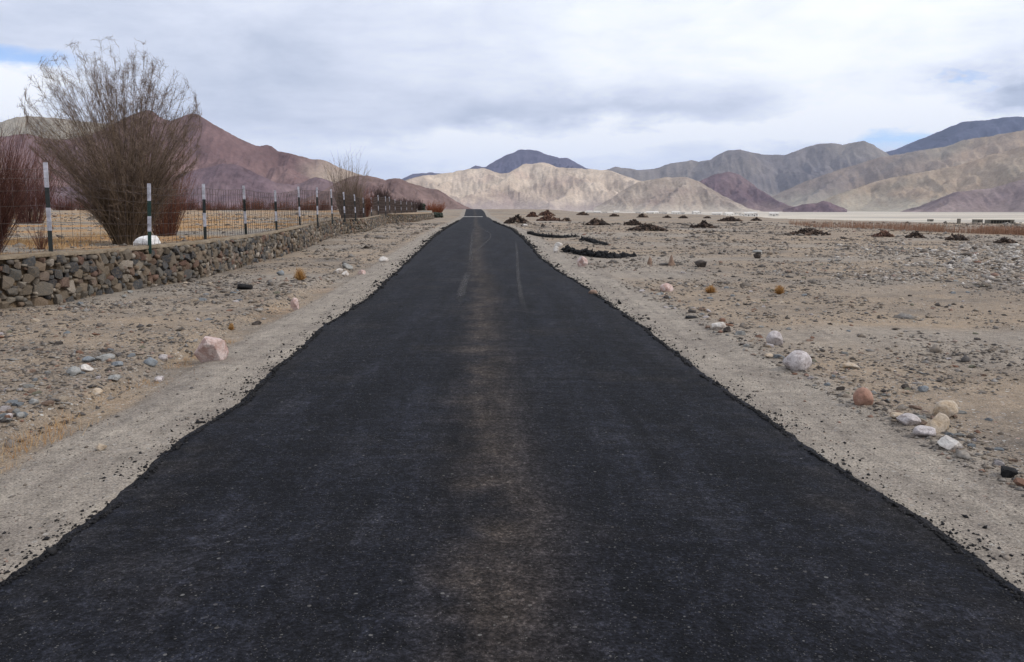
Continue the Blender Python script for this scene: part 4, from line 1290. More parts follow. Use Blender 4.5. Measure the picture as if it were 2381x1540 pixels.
# loose cobbles, each an object of its own
def cobbles():
    base = []
    for i in range(10):
        bm = hull_rock(300 + i, 20, 0.8)
        me = bpy.data.meshes.new('loose_cobble'); bm.to_mesh(me); bm.free(); base.append(me)
    R_RUSTY = mat_rock('rusty_cobble_rock', (0.20, 0.10, 0.065), (0.27, 0.16, 0.11), 8)
    R_OLIVE = mat_rock('olive_cobble_rock', (0.13, 0.125, 0.085), (0.20, 0.19, 0.14), 8)
    kinds = [('black', R_DARK, 3), ('grey', R_GREY, 5), ('blue grey', R_BLUE, 4), ('tan', R_TAN, 3), ('brown', R_BROWN, 4), ('pale', R_PALE, 3), ('rusty red', R_RUSTY, 2), ('olive', R_OLIVE, 2)]
    mesh = {}
    for nm, m_, w_ in kinds:
        for i, me in enumerate(base):
            c = me.copy(); c.materials.append(m_); mesh[(nm, i)] = c
    pool = [k[0] for k in kinds for _ in range(k[2])]
    LM = [('the large pink boulder', 484, 835), ('the black asphalt lump below the wall', 565, 672), ('the round orange tuft', 698, 650), ('the upright pink stone', 684, 722),
          ('the bright white verge stone', 891, 610), ('the narrow pale slab', 366, 888), ('the white cobble on the left bank', 199, 866), ('the blue grey slab', 346, 850),
          ('the lone tan stone at lower left', 230, 1048), ('the small dark stone on the left bank', 595, 756), ('the pale cobble at the left edge', 19, 974), ('the foot of the stone wall', 280, 690),
          ('the near end of the stone wall', 40, 760), ('the loose heap on the left verge', 800, 640),
          ('the white wedge stone', 1672, 767), ('the egg-shaped grey boulder', 1804, 804), ('the big speckled boulder', 1859, 862), ('the brick red boulder', 2011, 944), ('the round tan boulder', 2203, 974),
          ('the grooved beige boulder', 2186, 1006), ('the black lump at the right edge', 2352, 1111), ('the broken white rock', 2217, 1046), ('the taller standing stone', 1563, 618),
          ('the dark block with a flat stone', 1762, 601), ('the black wedge rock', 1630, 622), ('the cube-like pink stone', 1355, 620), ('the rounded pink stone', 1552, 679),
          ('the orange tuft beside the pink stone', 1652, 681), ('the farthest orange tuft', 1812, 684), ('the thin black asphalt flake', 1608, 741), ('the long low tan stone', 1982, 858),
          ('the longest dark heap', 1886, 548), ('the small dark gravel stone', 2108, 905)]
    LP = [(n_, ground_at(x_, y_)) for n_, x_, y_ in LM]
    rnd = random.Random(77); seen = set()
    def put(n, fpos, group):
        c = tries = 0
        while c < n and tries < 4000:
            tries += 1
            q = fpos()
            if q is None: continue
            x, y, s = q; col = rnd.choice(pool)
            best = min(LP, key=lambda l: ((l[1].x - x) ** 2 + ((l[1].y - y) * .6) ** 2))
            dx, dy = (x - best[1].x) / y, (y - best[1].y) / y * .45
            dist = abs(dx) + abs(dy)
            way = ('right of' if dx > 0 else 'left of') if abs(dx) > abs(dy) else ('behind' if dy > 0 else 'in front of')
            near_ = 'close ' if dist < 0.05 else ('' if dist < 0.12 else 'well ')
            if near_ and way in ('behind', 'in front of'): near_ = 'just ' if dist < 0.05 else 'far '
            size = 'small ' if s / y < 0.0032 else ('big ' if s / y > 0.0048 else '')
            label = size + col + ' cobble lying ' + near_ + way + ' ' + best[0]
            if label in seen: continue
            seen.add(label)
            o = bpy.data.objects.new('loose_cobble', mesh[(col, rnd.randrange(10))]); COL.objects.link(o)
            sz = s * rnd.uniform(0.4, 0.65)
            o.scale = (s * rnd.uniform(0.9, 1.35), s * rnd.uniform(0.7, 1.0), sz)
            o.location = (x, y, float(ground_z(x, y)) + sz * 0.25); o.rotation_euler = (rnd.uniform(-.2, .2), rnd.uniform(-.2, .2), rnd.uniform(0, 6))
            tag(o, label, 'stone', group); c += 1
    def left():
        y = math.exp(rnd.uniform(math.log(4.8), math.log(17))); L = float(road_l(y)); w = float(wall_x(y))
        x = rnd.uniform(max(w + 0.25, -0.64 * y), L - 1.35)
        if x > L - 1.3: return None
        return x, y, rnd.uniform(0.018, 0.045) * (0.75 + y / 22)
    def right():
        y = math.exp(rnd.uniform(math.log(4.3), math.log(26))); R = float(road_r(y))
        x = R + rnd.uniform(0.95, 0.60 * y)
        if x > 0.62 * y: return None
        return x, y, rnd.uniform(0.016, 0.036) * (0.75 + y / 20)
    def verge():
        y = math.exp(rnd.uniform(math.log(4.2), math.log(16))); R = float(road_r(y))
        return R + rnd.gauss(1.05, 0.13), y, rnd.uniform(0.018, 0.042) * (0.8 + y / 16)
    put(110, left, 'loose cobbles on the left bank')
    put(100, right, 'loose stones on the right gravel')
    put(60, verge, 'stones lining the right verge')
cobbles()

# ------------------------------------------------------------------ brush heaps
M_HEAP = mat_tint('dark_brush', [(0, (0.016, 0.011, 0.009)), (0.6, (0.050, 0.033, 0.025)), (0.88, (0.12, 0.08, 0.058)), (1, (0.26, 0.20, 0.155))])
M_HEAPR = mat_tint('reddish_brush', [(0, (0.030, 0.015, 0.011)), (0.6, (0.090, 0.045, 0.032)), (0.88, (0.17, 0.095, 0.065)), (1, (0.27, 0.19, 0.14))])
HEAPS = [
    (1202, 520, 60, 20, 'heap of dark sticks nearest the road, just past the white line', 0),
    (1238, 505, 27, 14, 'small reddish heap touching the left of the double red heap', 1),
    (1271, 502, 40, 13, 'upper mound of the reddish brush heap behind the others', 1),
    (1276, 514, 56, 15, 'lower right spill of the reddish brush heap', 1),
    (1316, 515, 24, 9, 'little brush pile right of the reddish heaps', 0),
    (1355, 501, 28, 8, 'low distant brush heap above the little pile', 0),
    (1389, 524, 62, 16, 'broad brush heap between the reddish heaps and the double heap', 0),
    (1428, 504, 20, 7, 'small distant brush heap above the broad one', 0),
    (1474, 524, 46, 14, 'rear left half of the big double brush heap', 0),
    (1507, 537, 96, 17, 'front right half of the big double brush heap, longest near the road', 0),
    (1495, 506, 26, 9, 'distant cone of brush directly behind the big double heap', 0),
    (1552, 507, 19, 5, 'tiny far brush heap, first right of the distant cone', 0),
    (1590, 508, 20, 6, 'tiny far brush heap, second right of the distant cone', 0),
    (1639, 531, 56, 17, 'neat cone-shaped dark heap standing alone in mid plain', 0),
    (1645, 508, 15, 4, 'faint smallest heap behind the neat cone', 0),
    (1700, 515, 58, 11, 'long low black heap right of the neat cone', 0),
    (1760, 514, 25, 7, 'small round heap right of the long low black one', 0),
    (1886, 548, 104, 17, 'longest blackish heap on the right side of the plain', 0),
    (2057, 551, 46, 14, 'reddish brown heap at the left end of the reed strip heaps', 1),
    (2132, 554, 42, 15, 'slanting log-like heap second along the reed strip', 0),
    (2232, 559, 50, 14, 'dark mound third along the reed strip', 0),
    (2344, 566, 48, 12, 'dark heap with a pale chunk at the far right edge', 0)]


def heaps():
    for i, (px, py, w, h, label, red) in enumerate(HEAPS):
        rng = np.random.default_rng(500 + i)
        p = ground_at(px, py); k = px_m(p); W, Hh = w * k, h * k
        n = int(np.clip(140 + W * 110, 160, 620))
        r = rng.random(n) ** 0.6; th = rng.uniform(0, 2 * math.pi, n)
        x = r * np.cos(th) * W / 2; y = r * np.sin(th) * W / 2 * 0.62
        prof = np.clip(1 - r ** 1.15, 0, 1) * (1 + 0.35 * fbm(x / W * 5, y / W * 5, 600 + i, 2))
        z = prof * Hh * rng.uniform(0.5, 0.95, n)
        s = np.exp(rng.normal(0, .35, n)) * (0.030 + 0.045 * Hh + 0.0004 * p.y)
        sz = np.stack([s * 1.45, s * .85, s * .75], -1)
        v, f, t = lumps(np.stack([x, y, z], -1), sz, 'oct', 0.25, rng, tilt=0.6, tint=rng.random(n) ** 1.6)
        g = link_mesh('brush_heap', v, f, M_HEAPR if red else M_HEAP, loc=p + Vector((0, W * .2, 0))); add_attr(g, 'tint', t)
        tag(g, label, 'brush heap', 'heaps of cut brush on the plain')
heaps()


def spoil(pts, w, h, label, seed):
    rng = np.random.default_rng(seed)
    G = [ground_at(x, y) for x, y in pts]
    P = spline([(g.x, g.y, g.z) for g in G], 40)
    L = np.linalg.norm(P[-1] - P[0]); n = int(420 + L * 170)
    f = rng.random(n); i = (f * 38).astype(int)
    c = P[i] + (P[i + 1] - P[i]) * rng.random((n, 1))
    env = np.interp(f, [0, .05, .5, .85, 1], [.9, 1, 1, .6, .3]) * (0.75 + 0.45 * fbm(f * 6, f * 0, seed, 3))
    o_ = rng.normal(0, 0.42, n).clip(-1, 1)
    c[:, 1] += o_ * w * env; c[:, 0] += rng.normal(0, .05, n)
    c[:, 2] = ground_z(c[:, 0], c[:, 1]) + (1 - np.abs(o_)) * h * env * rng.uniform(.3, .9, n)
    s = 0.033 * np.exp(rng.normal(0, .45, n)) * (0.7 + h * 2)
    v, ff, t = lumps(c - P[0], np.stack([s * 1.3, s, s * .8], -1), 'oct', .3, rng, .6, tint=rng.random(n) ** 2 * .7)
    o = link_mesh('spoil_ridge', v, ff, M_TAR, loc=P[0]); add_attr(o, 'tint', t)
    tag(o, label, 'asphalt spoil')


spoil([(1228, 544), (1262, 551), (1300, 554), (1346, 551)], 0.42, 0.20, 'far black spoil ridge of asphalt running right from the road', 1)
spoil([(1352, 559), (1375, 563), (1410, 571)], 0.38, 0.17, 'short black spoil ridge continuing the far one to the right', 2)
spoil([(1312, 585), (1345, 592), (1400, 600), (1440, 600), (1480, 597)], 0.50, 0.25, 'near black spoil ridge of asphalt, thickest of the three', 3)

# ------------------------------------------------------------------ reeds at the plateau edge
def reeds():
    rng = np.random.default_rng(12); n = 5200
    px = 1835 + rng.random(n) ** 0.85 * 640
    yb = np.interp(px, [1835, 1900, 2381, 2500], [524, 530, 548, 553]) - rng.random(n) * 5
    d = np.array([px_dir(a, b) for a, b in zip(px, yb)]); t = -(EYE - 0.0) / d[:, 2]
    x, y = d[:, 0] * t, d[:, 1] * t
    c = fbm(x * .5, y * .1, 3, 4); k = c > -0.15; x, y, c = x[k], y[k], c[k]; n = len(x)
    P = shoots(np.stack([x, y, ground_z(x, y) - .03], -1), sph(np.abs(rng.normal(0, .14, n)), rng.uniform(0, 6.3, n)), rng.uniform(.25, .62, n) * (0.85 + .6 * c), 3, np.zeros(n), .02, rng)
    v, f = tube(P, np.full((n, 3), .009) * np.linspace(1, .5, 3)[None], 3)
    m = mat_tint('rusty_reed', [(0, (0.14, 0.07, 0.045)), (.5, (0.24, 0.13, 0.085)), (1, (0.36, 0.23, 0.16))])
    o = link_mesh('reeds', v, f, m); add_attr(o, 'tint', np.repeat(rng.random(n), 9))
    tag(o, 'strip of rusty red reeds along the far edge of the right plain', 'reeds', kind='stuff')
reeds()

# ------------------------------------------------------------------ buildings on the flats
def box(bm, x0, x1, y0, y1, z0, z1):
    r = bmesh.ops.create_cube(bm, size=1)
    bmesh.ops.scale(bm, vec=(x1 - x0, y1 - y0, z1 - z0), verts=r['verts'])
    bmesh.ops.translate(bm, vec=((x0 + x1) / 2, (y0 + y1) / 2, (z0 + z1) / 2), verts=r['verts'])


def boxobj(name, boxes, mat, parent=None, bevel=0):
    bm = bmesh.new()
    for b in boxes: box(bm, *b)
    if bevel: bmesh.ops.bevel(bm, geom=bm.edges[:], offset=bevel, segments=1, affect='EDGES')
    me = bpy.data.meshes.new(name); bm.to_mesh(me); bm.free(); me.materials.append(mat)
    o = bpy.data.objects.new(name, me); COL.objects.link(o)
    if parent: o.parent = parent
    return o


M_MUD = mat_plain('mud_plaster', (0.17, 0.155, 0.13), .95, .15, .6)
M_MUDR = mat_plain('pale_flat_roof', (0.32, 0.29, 0.24), .95, .1, .6)
M_HOLE = mat_plain('dark_wood_and_openings', (0.03, 0.027, 0.024), .8, .1, 2)  # also the painted shade inside the shed's open bays
M_LIME = mat_plain('limewash', (0.62, 0.59, 0.545), .9, .06, .4)
M_LROOF = mat_plain('pale_earth_roof', (0.48, 0.42, 0.36), .9, .1, .4)


def far_ground(px, py):
    return ground_at(px, py, 6000)


def long_shed():
    p = far_ground(2330, 520.5); k = px_m(p); L, D_, Hh = 56 * k, 22 * k, 9.0 * k
    r = empty('long_shed', p); tag(r, 'long low mud-walled shed with dark bays on the pale flats at far right', 'shed')
    t = Hh * .06
    boxobj('wall', [(-L / 2, L / 2, D_ * .9, D_, 0, Hh * .9), (-L / 2, -L / 2 + t * 3, 0, D_ * .9, 0, Hh * .9), (L / 2 - L * .16, L / 2, 0, D_ * .9, 0, Hh * .92)], M_MUD, r)
    boxobj('roof', [(-L / 2 - t, L / 2 + t, -t, D_ + t, Hh * .93, Hh * 1.02)], M_MUDR, r)
    n = 7; x0, x1 = -L / 2 + t * 3, L / 2 - L * .16
    for i in range(n):
        a = x0 + (x1 - x0) * i / n; b = x0 + (x1 - x0) * (i + 1) / n
        boxobj('bay_shade', [(a + t * .8, b - t * .2, t * 2, t * 3, 0, Hh * .86)], M_HOLE, r)  # dark sheet painting the shade of an open bay
        if i: boxobj('pillar', [(a - t * .2, a + t * .8, 0, t * 2, 0, Hh * .92)], M_MUD, r)
    boxobj('door', [(L / 2 - L * .10, L / 2 - L * .06, -t * .4, -t * .05, 0, Hh * .6)], M_HOLE, r)


def hut(px, py, w, h, label):
    p = far_ground(px, py); k = px_m(p); L, Hh = w * k, h * k; t = Hh * .06
    r = empty('hut', p); tag(r, label, 'hut')
    boxobj('wall', [(-L / 2, L / 2, 0, L * .7, 0, Hh * .9)], M_MUD, r)
    boxobj('roof', [(-L / 2 - t, L / 2 + t, -t, L * .7 + t, Hh * .9, Hh)], M_MUDR, r)
    boxobj('door', [(-L * .12, L * .06, -t, 0, 0, Hh * .62)], M_HOLE, r)
    boxobj('window', [(L * .2, L * .34, -t, 0, Hh * .35, Hh * .6)], M_HOLE, r)


long_shed()
hut(2276, 518, 18, 7.5, 'small mud hut just left of the long shed')
hut(2165, 515.5, 11, 5.5, 'smallest lone hut farthest left on the pale flats')


def pole():
    p = far_ground(2229, 521); k = px_m(p)
    o = boxobj('utility_pole', [(-.12, .12, -.12, .12, 0, 12 * k), (-.8, .8, -.06, .06, 11 * k, 11.3 * k)], M_MUD); o.location = p
    tag(o, 'thin pole standing on the flats left of the long shed', 'pole')
pole()


def village():
    rnd = random.Random(9)
    def house(L, D_, Hh, gable):
        r = empty('village_house')
        boxobj('wall', [(-L / 2, L / 2, 0, D_, 0, Hh)], M_LIME, r)
        bm = bmesh.new(); e = .25
        if gable:
            vs = [bm.verts.new(c) for c in ((-L / 2 - e, -e, Hh), (L / 2 + e, -e, Hh), (L / 2 + e, D_ + e, Hh), (-L / 2 - e, D_ + e, Hh), (-L / 2 - e, D_ / 2, Hh * 1.45), (L / 2 + e, D_ / 2, Hh * 1.45))]
            for q in ((0, 1, 5, 4), (2, 3, 4, 5), (0, 4, 3), (1, 2, 5), (0, 3, 2, 1)): bm.faces.new([vs[i] for i in q])
        else: box(bm, -L / 2 - e, L / 2 + e, -e, D_ + e, Hh, Hh + .35)
        me = bpy.data.meshes.new('roof'); bm.to_mesh(me); bm.free(); me.materials.append(M_LIME if gable else M_LROOF)
        o = bpy.data.objects.new('roof', me); COL.objects.link(o); o.parent = r
        for wx in (-.3, .3): boxobj('window', [(L * wx - .7, L * wx + .7, -.06, 0.0, Hh * .45, Hh * .75)], M_HOLE, r)
        boxobj('door', [(-.6, .6, -.06, 0.0, 0, Hh * .62)], M_HOLE, r)
        return r
    protos = [house(11, 8, 4.2, False), house(8, 7, 3.6, False), house(15, 8, 4.5, True)]
    spots = []
    for _ in range(13): spots.append((rnd.uniform(1300, 1450), rnd.uniform(489.4, 490.6)))
    for _ in range(13): spots.append((rnd.uniform(1480, 1640), rnd.uniform(490.5, 492.5)))
    for _ in range(14): spots.append((rnd.uniform(1660, 1800), rnd.uniform(496.0, 498.6)))
    spots += [(1120, 486.5), (1132, 486.8)]
    spots.sort()
    ORD = ['first', 'second', 'third', 'fourth', 'fifth', 'sixth', 'seventh', 'eighth', 'ninth', 'tenth', 'eleventh', 'twelfth', 'thirteenth', 'fourteenth']
    cnt = [0, 0, 0, 0]
    used = set()
    for i, (px, py) in enumerate(spots):
        zone = 0 if px < 1200 else (1 if px < 1460 else (2 if px < 1650 else 3))
        Y = [800, rnd.uniform(2300, 2700), rnd.uniform(1900, 2300), rnd.uniform(1500, 1900)][zone]
        d = px_dir(px, py); x = d[0] * Y / d[1]
        k = i % 3
        if k not in used:
            r = protos[k]; used.add(k)
        else:
            r = protos[k].copy(); COL.objects.link(r)
            for ch in protos[k].children:
                c = ch.copy(); COL.objects.link(c); c.parent = r
        z = max(float(ground_z(x, Y)), EYE + d[2] * Y / d[1] - 1.0) if zone != 0 else float(ground_z(x, Y))
        r.location = (x, Y, float(ground_z(x, Y)) - .2); r.rotation_euler = (0, 0, rnd.uniform(-.5, .5))
        if zone in (1, 2): s = 1.25
        else: s = 1.15
        if zone == 0: s = .5
        r.scale = (s, s, s)
        tag(r, ORD[cnt[zone]] + ' white house from the left ' + ['past the far bend of the road', 'in the left village cluster below the beige hills',
                'in the middle village cluster below the beige hills', 'in the right village cluster beyond the distant heaps'][zone],
            'house', ['houses past the road bend', 'left cluster of village houses', 'middle cluster of village houses', 'right cluster of village houses'][zone])
        cnt[zone] += 1
village()

# ------------------------------------------------------------------ mountains
def mat_mountain():
    m, N, b = mat_new('bare_mountain_rock')
    c = attr(N, 'mineral_and_light', 'Color'); co = objco(N)
    n = N.noise(co, 0.012, 6, 0.65); n2 = N.noise(co, 0.06, 4, 0.7)
    c = N.mix(1.0, c, N.ramp(n, [(0.3, 0.84), (0.5, 1.0), (0.7, 1.16)]), 'MULTIPLY')
    c = N.mix(1.0, c, N.ramp(n2, [(0.3, 0.80), (0.5, 1.0), (0.7, 1.18)]), 'MULTIPLY')
    N.put(b.inputs['Base Color'], c); b.inputs['Specular IOR Level'].default_value = 0.05; b.inputs['Roughness'].default_value = 1.0
    bump(N, b, N.m('ADD', n, N.m('MULTIPLY', n2, .3)), 14.0, 0.7)
    return m


M_MTN = mat_mountain()


def mountain(name, sil, R_r, R_b, pal, seed, base_z=-26, slope=0.72, nspur=10, drift=0.8, gully=0.075, scree=None, rough=1.0, split=None, rows=110, spurs=None, streak=1.0):
    """A range built from its crest line and descending spurs: every point lies on the steepest debris slope that
    hangs from some crest. pal: mineral colours; split: further palettes to the right of a given column."""
    rng = np.random.default_rng(seed * 13 + 5)
    sil = np.array(sil, float); x0, x1 = sil[0, 0], sil[-1, 0]
    ncol = int((x1 - x0) / 2.0)
    px = np.linspace(x0, x1, ncol); py = np.interp(px, sil[:, 0], sil[:, 1])
    py = py - rough * 3.6 * fbm(px * 0.035, px * 0, seed, 5, .62)
    d = np.array([px_dir(a, b) for a, b in zip(px, py)])
    dh = np.hypot(d[:, 0], d[:, 1]); ux, uy = d[:, 0] / dh, d[:, 1] / dh
    Rr = R_r * (1 + 0.05 * fbm(px * 0.006, px * 0, seed + 3, 3))
    zr = EYE + d[:, 2] / dh * Rr
    Hm = (zr - base_z).max()
    # crest points: the skyline itself
    jj = np.arange(0, ncol, max(1, ncol // 150))
    cx, cy, cz = [ux[jj] * Rr[jj]], [uy[jj] * Rr[jj]], [zr[jj]]
    # spurs start on skyline peaks and on random spots
    mpp = R_r / F
    if spurs is None:
        st = list(rng.uniform(x0, x1, nspur))
        st += [px[i] for i in range(4, ncol - 4) if py[i] == py[max(0, i - 9):i + 10].min()][:12]
        spurs = [(a, rng.uniform(-drift, drift), rng.uniform(0.78, 0.98)) for a in st]
    for (sx, dr, top) in spurs:
        i = int(np.clip(np.interp(sx, px, np.arange(ncol)), 0, ncol - 1))
        h0 = (zr[i] - base_z) * top
        if h0 < Hm * 0.12: continue
        Ls = h0 / (slope * 0.45); m = 34; t = np.linspace(0, 1, m)
        lat = (dr * t + 0.10 * fbm(t * 3, t * 0, int(seed * 100 + sx), 3)) * Ls * 0.8
        R = Rr[i] - t * Ls * 0.9
        ax, ay = ux[i], uy[i]
        cx.append(ax * R + ay * lat); cy.append(ay * R - ax * lat)
        cz.append(base_z + h0 * np.clip(1 - t ** 1.05 + 0.05 * fbm(t * 5, t * 0, int(seed * 90 + sx), 3), 0, 1))
    cx, cy, cz = map(np.concatenate, (cx, cy, cz))
    v = np.concatenate([np.linspace(0, 1, rows), 1 + np.linspace(0.04, 1, 14)])
    Rb = np.full(ncol, float(R_b)) * (1 + 0.03 * fbm(px * 0.008, px * 0 + 5, seed + 4, 3))
    vv = v[:, None]
    span = np.minimum(Rr - Rb, Hm / slope * 2.3 + 50)
    # front rows: half on the outer fan, the rest dense on the slopes
    fr = np.clip(vv, 0, 1)
    Rs = np.where(fr < 0.15, Rb + (Rr - span - Rb) * (fr / 0.15), Rr - span * (1 - (fr - 0.15) / 0.85))
    Rad = Rs + np.clip(vv - 1, 0, 1) * (Hm / slope)
    X, Y = ux[None, :] * Rad, uy[None, :] * Rad
    wl = Hm * 0.9
    WX = X + wl * 0.24 * fbm(X / wl, Y / wl, seed + 6, 4); WYY = Y + wl * 0.24 * fbm(X / wl + 9, Y / wl, seed + 7, 4)
    Z = np.full(X.shape, -1e9)
    near = np.full(X.shape, 1e9)
    for k in range(len(cx)):
        dd = np.hypot(WX - cx[k], WYY - cy[k]); z = cz[k] - slope * dd
        Z = np.maximum(Z, z)
    hgt = Z - base_z
    # rills running down the debris slopes and rock ribs higher up
    rill = ridged(X / (wl * 0.22), Y / (wl * 0.9), seed + 1, 5, .62) - 0.45
    rel = np.clip(hgt / Hm, 0, 1)
    hgt = hgt + Hm * gully * rill * np.clip(rel * 3, 0, 1) * np.clip((1.02 - fr) * 8, 0, 1)
    # soft concave foot
    sft = Hm * 0.10
    hgt = sft * np.log1p(np.exp(np.clip(hgt / sft, -30, 30)))
    Z = base_z + hgt - Hm * 0.012
    lim = EYE + (zr - EYE)[None, :] / Rr[None, :] * Rad
    Z = np.where(vv < 0.999, np.minimum(Z, np.maximum(lim * 0.985 - 1, base_z)), Z)
    ir = rows - 1
    Z[ir] = zr
    Z[rows:] = np.minimum(Z[rows:], np.maximum(zr[None, :] - 0.45 * (Rad[rows:] - Rr[None, :]), base_z - 2))
    P = np.stack([X, Y, Z], -1).reshape(-1, 3)
    o = link_mesh(name, P, grid_faces(*X.shape), M_MTN, smooth=True)
    tag(o, kind='structure')
    # mineral colours: broad beds, plus streaks of debris running down slope; sunlit and cloud-shaded tones painted in
    gx = np.gradient(Z, axis=1); 
    c1 = fbm(WX / (wl * 1.7) + 3, (WYY + Z * 1.5) / (wl * 1.9), seed + 20, 4, .55) * .5 + .5
    c2 = fbm(WX / (wl * 0.13), WYY / (wl * 1.1), seed + 21, 4, .6) * .5 + .5
    def colour(p):
        p = np.array(p); m = np.clip(c1 * 1.4 - .2, 0, 1)[..., None] * (len(p) - 1)
        i = np.clip(np.floor(m).astype(int), 0, len(p) - 2)[..., 0]; f_ = (m[..., 0] - i)[..., None]
        return p[i] * (1 - f_) + p[i + 1] * f_
    C = colour(pal); PX = np.repeat(px[None], len(v), 0)
    for (sx, pal2, wd) in (split or []):
        w_ = sstep(sx - wd, sx + wd, PX + wd * 1.2 * fbm(WX / wl, WYY / wl, seed + 30, 3))[..., None]; C = C * (1 - w_) + colour(pal2) * w_
    C = C * (1 - 0.19 * streak + 0.38 * streak * c2)[..., None]
    c3 = fbm(WX / (wl * 0.5) + 31, WYY / (wl * 0.7) + Z / (wl * 0.5), seed + 23, 5, .62)
    C = C * (1 + 0.28 * c3)[..., None]
    if scree is not None:
        s_ = (1 - sstep(0.02, 0.30, (Z - base_z) / Hm + .14 * (c2 - .5) * 2 + .1 * (c1 - .5)))[..., None] * 0.8
        C = C * (1 - s_) + np.array(scree) * s_
    add_attr(o, 'mineral_and_light', C.reshape(-1, 3).clip(0.01, .85))
    return o


PURPLE = [(0.115, 0.070, 0.070), (0.175, 0.110, 0.104), (0.250, 0.170, 0.150)]
DPURPLE = [(0.110, 0.078, 0.088), (0.155, 0.108, 0.118), (0.20, 0.145, 0.145)]
BEIGE = [(0.28, 0.205, 0.18), (0.42, 0.33, 0.26), (0.56, 0.46, 0.36), (0.38, 0.28, 0.225)]  # bright and dark entries paint sunlit patches into the rock colour
BLUE = [(0.070, 0.066, 0.105), (0.10, 0.09, 0.13), (0.125, 0.115, 0.15)]  # dark rock with the back range's cloud shade painted in
OLIVE = [(0.150, 0.138, 0.145), (0.210, 0.185, 0.175), (0.25, 0.22, 0.185)]
TANO = [(0.235, 0.215, 0.18), (0.32, 0.265, 0.20), (0.36, 0.27, 0.195), (0.27, 0.25, 0.205)]
TANP = [(0.25, 0.19, 0.165), (0.33, 0.27, 0.22), (0.40, 0.33, 0.26)]

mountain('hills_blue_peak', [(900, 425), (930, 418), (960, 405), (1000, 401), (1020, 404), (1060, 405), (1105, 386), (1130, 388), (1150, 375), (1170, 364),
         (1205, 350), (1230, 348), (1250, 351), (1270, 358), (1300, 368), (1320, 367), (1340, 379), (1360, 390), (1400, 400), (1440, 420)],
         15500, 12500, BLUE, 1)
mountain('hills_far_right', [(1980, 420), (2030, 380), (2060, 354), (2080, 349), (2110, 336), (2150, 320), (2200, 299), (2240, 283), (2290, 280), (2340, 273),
         (2360, 270), (2400, 275), (2520, 262), (2750, 250)], 16000, 12500, [(0.065, 0.072, 0.115), (0.085, 0.088, 0.13), (0.11, 0.105, 0.13)], 2)  # cloud shade painted into this dark blue palette too
mountain('hills_grey_middle', [(1370, 410), (1400, 398), (1430, 388), (1450, 390), (1480, 396), (1520, 393), (1560, 380), (1610, 373), (1625, 376), (1650, 372), (1690, 350),
         (1720, 348), (1750, 355), (1775, 360), (1830, 360), (1870, 344), (1900, 335), (1935, 333), (1960, 336), (2005, 328), (2030, 336), (2060, 355), (2100, 385), (2200, 420)],
         11500, 7000, OLIVE, 3, scree=(0.27, 0.25, 0.205))
mountain('hills_right_slope', [(1640, 478), (1700, 468), (1800, 455), (1850, 432), (1900, 412), (1960, 392), (2050, 365), (2100, 357), (2140, 350), (2200, 341), (2240, 326), (2300, 317), (2381, 303), (2550, 285), (2800, 280)],
         9500, 6200, [(0.19, 0.165, 0.155), (0.26, 0.205, 0.165), (0.33, 0.28, 0.22)], 4, scree=(0.33, 0.30, 0.24),
         split=[(2150, TANO, 90)])
mountain('hills_beige', [(880, 455), (930, 424), (960, 413), (1000, 407), (1050, 401), (1090, 393), (1125, 392), (1145, 398), (1165, 404), (1185, 402), (1215, 383), (1255, 378), (1275, 381), (1300, 390),
         (1330, 391), (1370, 393), (1400, 396), (1420, 397), (1450, 408), (1480, 418), (1520, 432), (1560, 452), (1640, 478), (1700, 488)],
         7600, 5200, BEIGE, 5, scree=(0.335, 0.275, 0.255), spurs=[(930, .5, .9), (985, .55, .95), (1045, -.35, .9), (1112, .75, .99), (1165, -.3, .85), (1236, -.75, .97), (1262, .8, .99), (1335, .75, .93), (1385, -.45, .97), (1424, .7, .99), (1480, -.5, .9), (1520, .6, .95), (1080, .9, .93), (1300, .3, .8)])
mountain('hills_tan_right', [(1850, 488), (1900, 472), (1933, 457), (1985, 440), (2040, 421), (2097, 409), (2160, 398), (2230, 384), (2300, 362), (2381, 340), (2550, 320), (2800, 310)],
         6600, 4900, TANO, 6, scree=(0.36, 0.325, 0.26))
mountain('hills_purple_cone', [(1570, 470), (1620, 425), (1660, 406), (1690, 400), (1705, 402), (1722, 407), (1760, 436), (1808, 467), (1850, 484)],
         6300, 5200, DPURPLE, 7, scree=(0.24, 0.18, 0.165))
mountain('hills_brown', [(1380, 485), (1430, 455), (1480, 424), (1500, 421), (1540, 413), (1570, 412), (1600, 413), (1625, 422), (1650, 437), (1680, 455), (1710, 470), (1740, 485), (1790, 496)],
         5400, 4300, TANP, 8, scree=(0.46, 0.40, 0.33))
mountain('hills_purple_right', [(2090, 493), (2120, 484), (2155, 474), (2190, 458), (2227, 446), (2270, 442), (2314, 436), (2350, 425), (2381, 416), (2450, 400), (2600, 385), (2800, 380)],
         5000, 3900, [(0.185, 0.14, 0.145), (0.24, 0.185, 0.175), (0.275, 0.22, 0.20)], 9)
mountain('hills_low_mound', [(1820, 487), (1850, 480), (1880, 474), (1900, 472), (1915, 467), (1930, 470), (1945, 478), (1970, 487)], 4700, 4300, DPURPLE, 10, rows=60)
mountain('hills_left_far', [(-400, 330), (-200, 310), (0, 284), (40, 272), (70, 270), (130, 275), (200, 283), (300, 292), (400, 320), (500, 380)], 6500, 4500, [(0.22, 0.195, 0.155), (0.28, 0.25, 0.195), (0.30, 0.25, 0.19)], 11, base_z=-5)
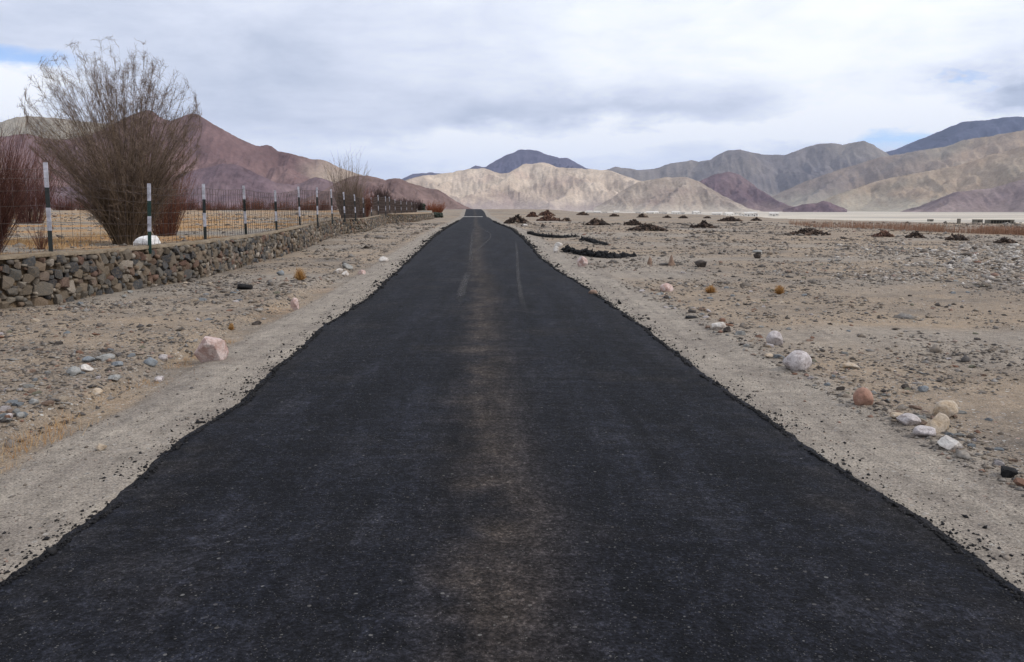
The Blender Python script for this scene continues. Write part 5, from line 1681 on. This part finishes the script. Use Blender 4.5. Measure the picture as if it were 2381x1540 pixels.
mountain('hills_red_main', [(-400, 350), (-150, 335), (0, 318), (60, 311), (110, 322), (150, 325), (200, 318), (250, 296), (280, 280), (300, 270), (330, 258), (348, 256), (358, 262), (372, 272), (395, 281), (412, 277),
         (435, 266), (447, 263), (458, 266), (475, 276), (490, 285), (530, 308), (560, 324), (585, 335), (605, 341), (622, 337), (632, 341), (645, 350), (665, 356), (700, 363), (725, 371),
         (745, 371), (760, 375), (790, 390), (830, 404), (870, 416), (900, 432), (960, 455)], 3900, 2500, PURPLE, 12, base_z=-3, scree=(0.20, 0.138, 0.134), split=[(730, [(0.25, 0.185, 0.155), (0.34, 0.27, 0.215), (0.40, 0.33, 0.255)], 60)])
mountain('hills_red_front', [(-400, 430), (0, 430), (200, 436), (380, 415), (450, 396), (490, 388), (520, 380), (545, 382), (560, 386), (600, 406), (640, 424), (680, 431), (700, 425), (735, 412), (755, 417), (790, 430), (850, 450), (930, 472)],
         2500, 1800, DPURPLE, 13, base_z=-2, scree=(0.19, 0.13, 0.135))
mountain('hills_brown_front', [(690, 470), (750, 445), (790, 420), (830, 408), (860, 409), (875, 413), (895, 418), (915, 415), (930, 416), (950, 424), (975, 432), (1000, 439), (1020, 442), (1040, 454), (1060, 468), (1078, 478), (1100, 486)],
         1700, 1250, [(0.125, 0.080, 0.075), (0.175, 0.120, 0.110), (0.22, 0.155, 0.135)], 14, base_z=-1)

# ------------------------------------------------------------------ haze
def haze():
    bm = bmesh.new(); bmesh.ops.create_cube(bm, size=1)
    for v in bm.verts:
        v.co.x = v.co.x * 80000; v.co.y = -300 if v.co.y < 0 else 45000; v.co.z = -60 if v.co.z < 0 else 2600
    me = bpy.data.meshes.new('haze'); bm.to_mesh(me); bm.free()
    m = bpy.data.materials.new('thin_air_haze'); m.use_nodes = True; t = m.node_tree; t.nodes.clear()
    o_ = t.nodes.new('ShaderNodeOutputMaterial'); v = t.nodes.new('ShaderNodeVolumePrincipled')
    v.inputs['Color'].default_value = (0.62, 0.74, 1.0, 1); v.inputs['Density'].default_value = 0.000021
    v.inputs['Anisotropy'].default_value = 0.1
    t.links.new(v.outputs[0], o_.inputs['Volume']); me.materials.append(m)
    o = bpy.data.objects.new('haze', me); COL.objects.link(o)
    tag(o, 'thin bluish air haze over the whole valley', 'haze', kind='stuff')
haze()
